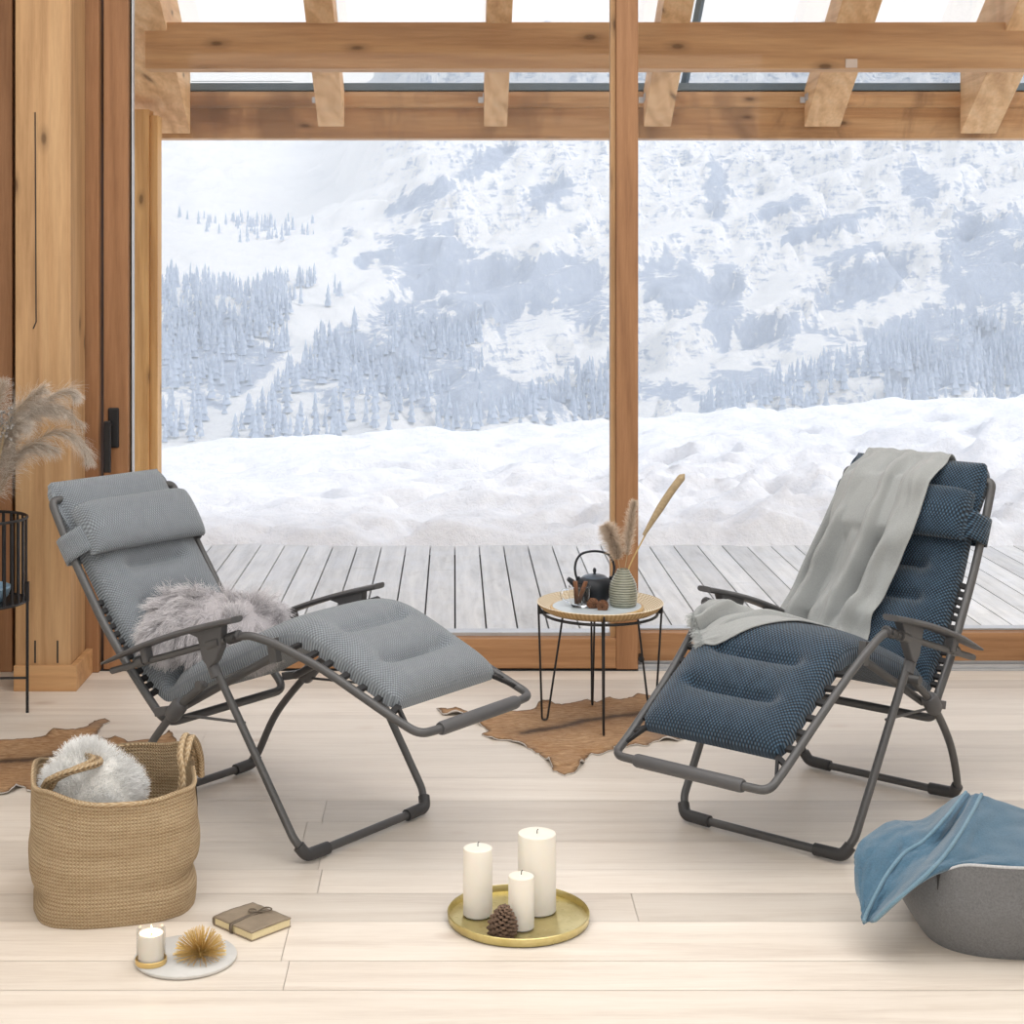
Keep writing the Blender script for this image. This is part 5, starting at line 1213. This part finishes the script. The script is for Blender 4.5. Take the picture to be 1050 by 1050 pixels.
MB().lathe([(0, 0.066), (0.0022, 0.069), (0.0030, 0.073), (0.0020, 0.079), (0.0006, 0.085), (0, 0.087)], 14, (0.001, 0, 0)).build('flame', t.m, cg)
fl = bpy.data.lights.new('candle_flame', 'POINT'); fl.energy = 0.12; fl.color = (1, .7, .35); fl.shadow_soft_size = 0.006
fo = bpy.data.objects.new('candle_flame', fl); COL.objects.link(fo); fo.location = (-0.681, -2.708, 0.010+0.079)
ur = thing('spiky_ornament', 'gold metal spiky starburst ornament on the stone board', 'ornament', (-0.575, -2.680, 0.010))
mb = MB(); N_ = 300
for i in range(N_):
    z = 1-1.12*(i+0.5)/N_; r = math.sqrt(max(0, 1-z*z)); a = i*2.39996+0.1*rng.normal(); d = Vector((r*math.cos(a), r*math.sin(a), z*0.92)); d.normalize()
    L_s = 0.060*rng.uniform(0.92, 1.04); o = Vector((0, 0, 0.0085)); tip = o+d*L_s
    if tip.z < 0.002: d.z = (0.002-o.z)/L_s; tip = o+d*L_s
    mb.tube([tuple(o), tuple(tip)], [0.0005, 0.0008], 5)
mb.build('spikes', M['gold'], ur, smooth=False)
MB().lathe([(0, 0), (0.006, 0.0005), (0.0095, 0.005), (0.0095, 0.009), (0.006, 0.0135), (0, 0.015)], 20).build('core', M['gold'], ur)

# ------------------------------------------------------------------ leather journal
p0 = F(258, 966); pl_ = F(228, 945.5); pr_ = F(298.5, 950.5)
ex = (pr_-p0); lx = ex.length; ey = (pl_-p0); ly = ey.length; rz = math.atan2(ex.y, ex.x)
jn = thing('leather_journal', 'taupe leather bound journal with strap and tied cord on the floor', 'book', p0, rz)
exn = ex.normalized(); yy = Vector((-exn.y, exn.x, 0)); skew = ey.dot(exn)
ly = ey.dot(yy)
M['taupe'] = m_plain('taupe_leather', srgb(140, 126, 108), 0.65, 0, 0.12, scale=25, bump=0.25, bscale=180)
M['pages'] = m_plain('cream_pages', srgb(226, 212, 172), 0.8, 0, 0.05, scale=300)
MB().box(0.003, lx-0.002, 0.002, ly-0.003, 0.003, 0.019).build('page_block', M['pages'], jn, smooth=False)
b = MB().box(0, lx, 0, ly, 0.0, 0.003); b.build('back_cover', M['taupe'], jn, smooth=False, bevel=0.001)
rows = []
for i in range(18):
    x = lx*i/17; rows.append([(x, ly*j/17, 0.0205+0.002*math.sin(PI*i/17)+0.0012*float(fbm(np.array([i*.3]), np.array([j*.25]), 2)[0])) for j in range(18)])
MB().grid(rows).build('front_cover', M['taupe'], jn, solid=0.0028)
MB().tube([(0.0, ly+0.001, 0.002), (0.0, ly+0.004, 0.011), (0.0, ly+0.001, 0.020)], 0.001, 6) 
sp_ = MB(); sp_.grid([[(x, ly*1.0-0.001, 0.001), (x, ly+0.0035, 0.006), (x, ly+0.0035, 0.016), (x, ly-0.001, 0.021)] for x in np.linspace(0, lx, 8)]); sp_.build('spine', M['taupe'], jn, solid=0.002)
M['strap_l'] = m_plain('dark_taupe_leather', srgb(104, 92, 78), 0.6, 0, 0.1)
ys_ = ly*0.52
s_ = MB().grid([[(-0.0015, y, 0.001), (-0.003, y, 0.011), (-0.0015, y, 0.0225), (lx*0.2, y+0.002, 0.0238), (lx*0.5, y+0.003, 0.0248), (lx*0.75, y+0.002, 0.0245), (lx*0.86, y, 0.0240)] for y in (ys_-0.005, ys_+0.005)]).build('strap', M['strap_l'], jn, solid=0.002)
lp_ = [(lx*0.80, ys_, 0.0265)]
MB().tube(crom([(lx*.66, ys_+.004, .0262), (lx*.72, ys_+.018, .0275), (lx*.64, ys_+.026, .0285), (lx*.56, ys_+.016, .0275), (lx*.66, ys_+.002, .0275), (lx*.80, ys_-.012, .0275), (lx*.95, ys_-.010, .0270), (lx*.98, ys_+.004, .0265), (lx*.90, ys_+.012, .0265), (lx*.70, ys_+.004, .0272)], 6).tolist(), 0.0017, 7).build('cord', M['strap_l'], jn)

# ------------------------------------------------------------------ plant stand with pampas bouquet
PC = Vector((-1.660, -0.600, 0)); PR = 0.158
ps = thing('plant_stand', 'black wire plant stand with slatted round basket at the left edge', 'plant stand', PC)
ring = lambda R, z, r: MB().tube([(R*math.cos(2*PI*k/56), R*math.sin(2*PI*k/56), z) for k in range(56)], r, 8, closed=True)
mb = ring(PR, 0.684, 0.0055)
mb.build('top_ring', M['black_metal'], ps)
ring(PR-0.002, 0.392, 0.0055).build('bottom_ring', M['black_metal'], ps)
for k in range(30):
    a = 2*PI*(k+0.3)/30; c_, s_2 = math.cos(a), math.sin(a)
    MB().obox(((PR-0.001)*c_, (PR-0.001)*s_2, 0.538), (c_, s_2, 0), (-s_2, c_, 0), (0, 0, 1), 0.002, 0.0055, 0.146).build('bar', M['black_metal'], ps, smooth=False)
lr = MB()
for k in range(4):
    a = math.radians(2+90*k); c_, s_2 = math.cos(a), math.sin(a)
    b = MB().tube([((PR+0.004)*c_, (PR+0.004)*s_2, 0.0), ((PR+0.004)*c_, (PR+0.004)*s_2, 0.46)], 0.0055, 8)
    b.obox(((PR+0.004)*c_, (PR+0.004)*s_2, 0.425), (c_, s_2, 0), (-s_2, c_, 0), (0, 0, 1), 0.006, 0.008, 0.035)
    b.build('leg', M['black_metal'], ps)
for k in range(2):
    a = math.radians(2+90*k); c_, s_2 = math.cos(a)*PR, math.sin(a)*PR
    MB().tube([(-c_, -s_2, 0.122), (c_, s_2, 0.122)], 0.0045, 8).build('crossbar', M['black_metal'], ps)
MB().lathe([(0, 0.386), (PR-0.006, 0.386), (PR-0.006, 0.392), (0, 0.392)], 40).build('floor_plate', M['black_metal'], ps)
M['pot'] = m_plain('pale_blue_glaze', srgb(150, 182, 206), 0.35, 0, 0.05)
po = tag(MB().lathe([(0, 0), (0.075, 0), (0.095, 0.02), (0.105, 0.05), (0.1, 0.053), (0.09, 0.024), (0.0, 0.012)], 40).build('plant_pot', M['pot'], None), 'pale blue pot bowl inside the black plant stand', 'pot')
po.location = PC+Vector((0.0, 0, 0.3925))
DP_ = 5.87
base = np.array(PC)+np.array([0.0, 0, 0.44])
bq = thing('pampas_bouquet', 'large bouquet of feathery grey-beige pampas grass in the black plant stand', 'dried plant')
paths = [
 [(-22, 530), (-2, 480), (14, 440), (40, 420), (66, 424)], [(-20, 530), (0, 490), (20, 466), (50, 446), (72, 446), (88, 462), (92, 472)],
 [(-20, 530), (-4, 470), (12, 430), (30, 410), (46, 398)], [(-22, 530), (-2, 470), (20, 425), (48, 410), (70, 402), (78, 406)],
 [(-30, 530), (-16, 470), (-4, 420), (3, 392)], [(-34, 530), (-30, 470), (-40, 420), (-60, 400)], [(-36, 530), (-44, 480), (-70, 440), (-95, 440)],
 [(-20, 530), (2, 500), (16, 470), (36, 458), (60, 462)], [(-24, 530), (-8, 490), (4, 455), (18, 436), (28, 436)], [(-30, 530), (-22, 480), (-16, 440), (-14, 408)],
 [(-18, 530), (2, 496), (14, 452), (34, 424), (58, 418), (84, 436)]]
for i, pth in enumerate(paths):
    dy = 0.05*math.sin(i*2.1)
    pp = [base+np.array([0.01*math.cos(i*2), 0.01*math.sin(i*2), 0])]+[np.array(W(u, v, DP_+dy*k/4)) for k, (u, v) in enumerate(pth)]
    plume('pampas', None, pp, 0.03, 850, 0.085, M['pampas_grey'], 0.0016, droop=1.0, start=0.32, parent=bq, spread=0.72, k=7, rad=0.00042)
M['statice'] = m_plain('dried_flower_heads', srgb(150, 146, 142), 0.9, 0, 0.4, scale=150)
mb = MB()
for i in range(110):
    p = np.array(W(rng.uniform(-22, 13), rng.uniform(418, 452), DP_-0.06+rng.uniform(-0.03, .03))); R_ = Matrix.Rotation(rng.uniform(0, 6), 3, 'X') @ Matrix.Rotation(rng.uniform(0, 6), 3, 'Z')
    s = rng.uniform(0.005, 0.010)
    vs = [R_ @ Vector(v)*s for v in ((1, 0, 0), (-.5, .9, 0), (-.5, -.9, 0), (0, 0, 1.1), (0, 0, -.4))]
    mb.add([Vector(p)+v for v in vs], [(0, 1, 3), (1, 2, 3), (2, 0, 3), (1, 0, 4), (2, 1, 4), (0, 2, 4)])
mb.build('flower_heads', M['statice'], bq, smooth=False)
mb = MB()
for i in range(9):
    p = Vector(W(rng.uniform(-18, 8), rng.uniform(425, 450), DP_-0.06)); mb.tube([tuple(base), tuple(Vector(base).lerp(p, .5)+Vector((0, -.02, 0.02))), tuple(p)], 0.0012, 5)
mb.build('flower_stems', M['pampas_st'], bq)
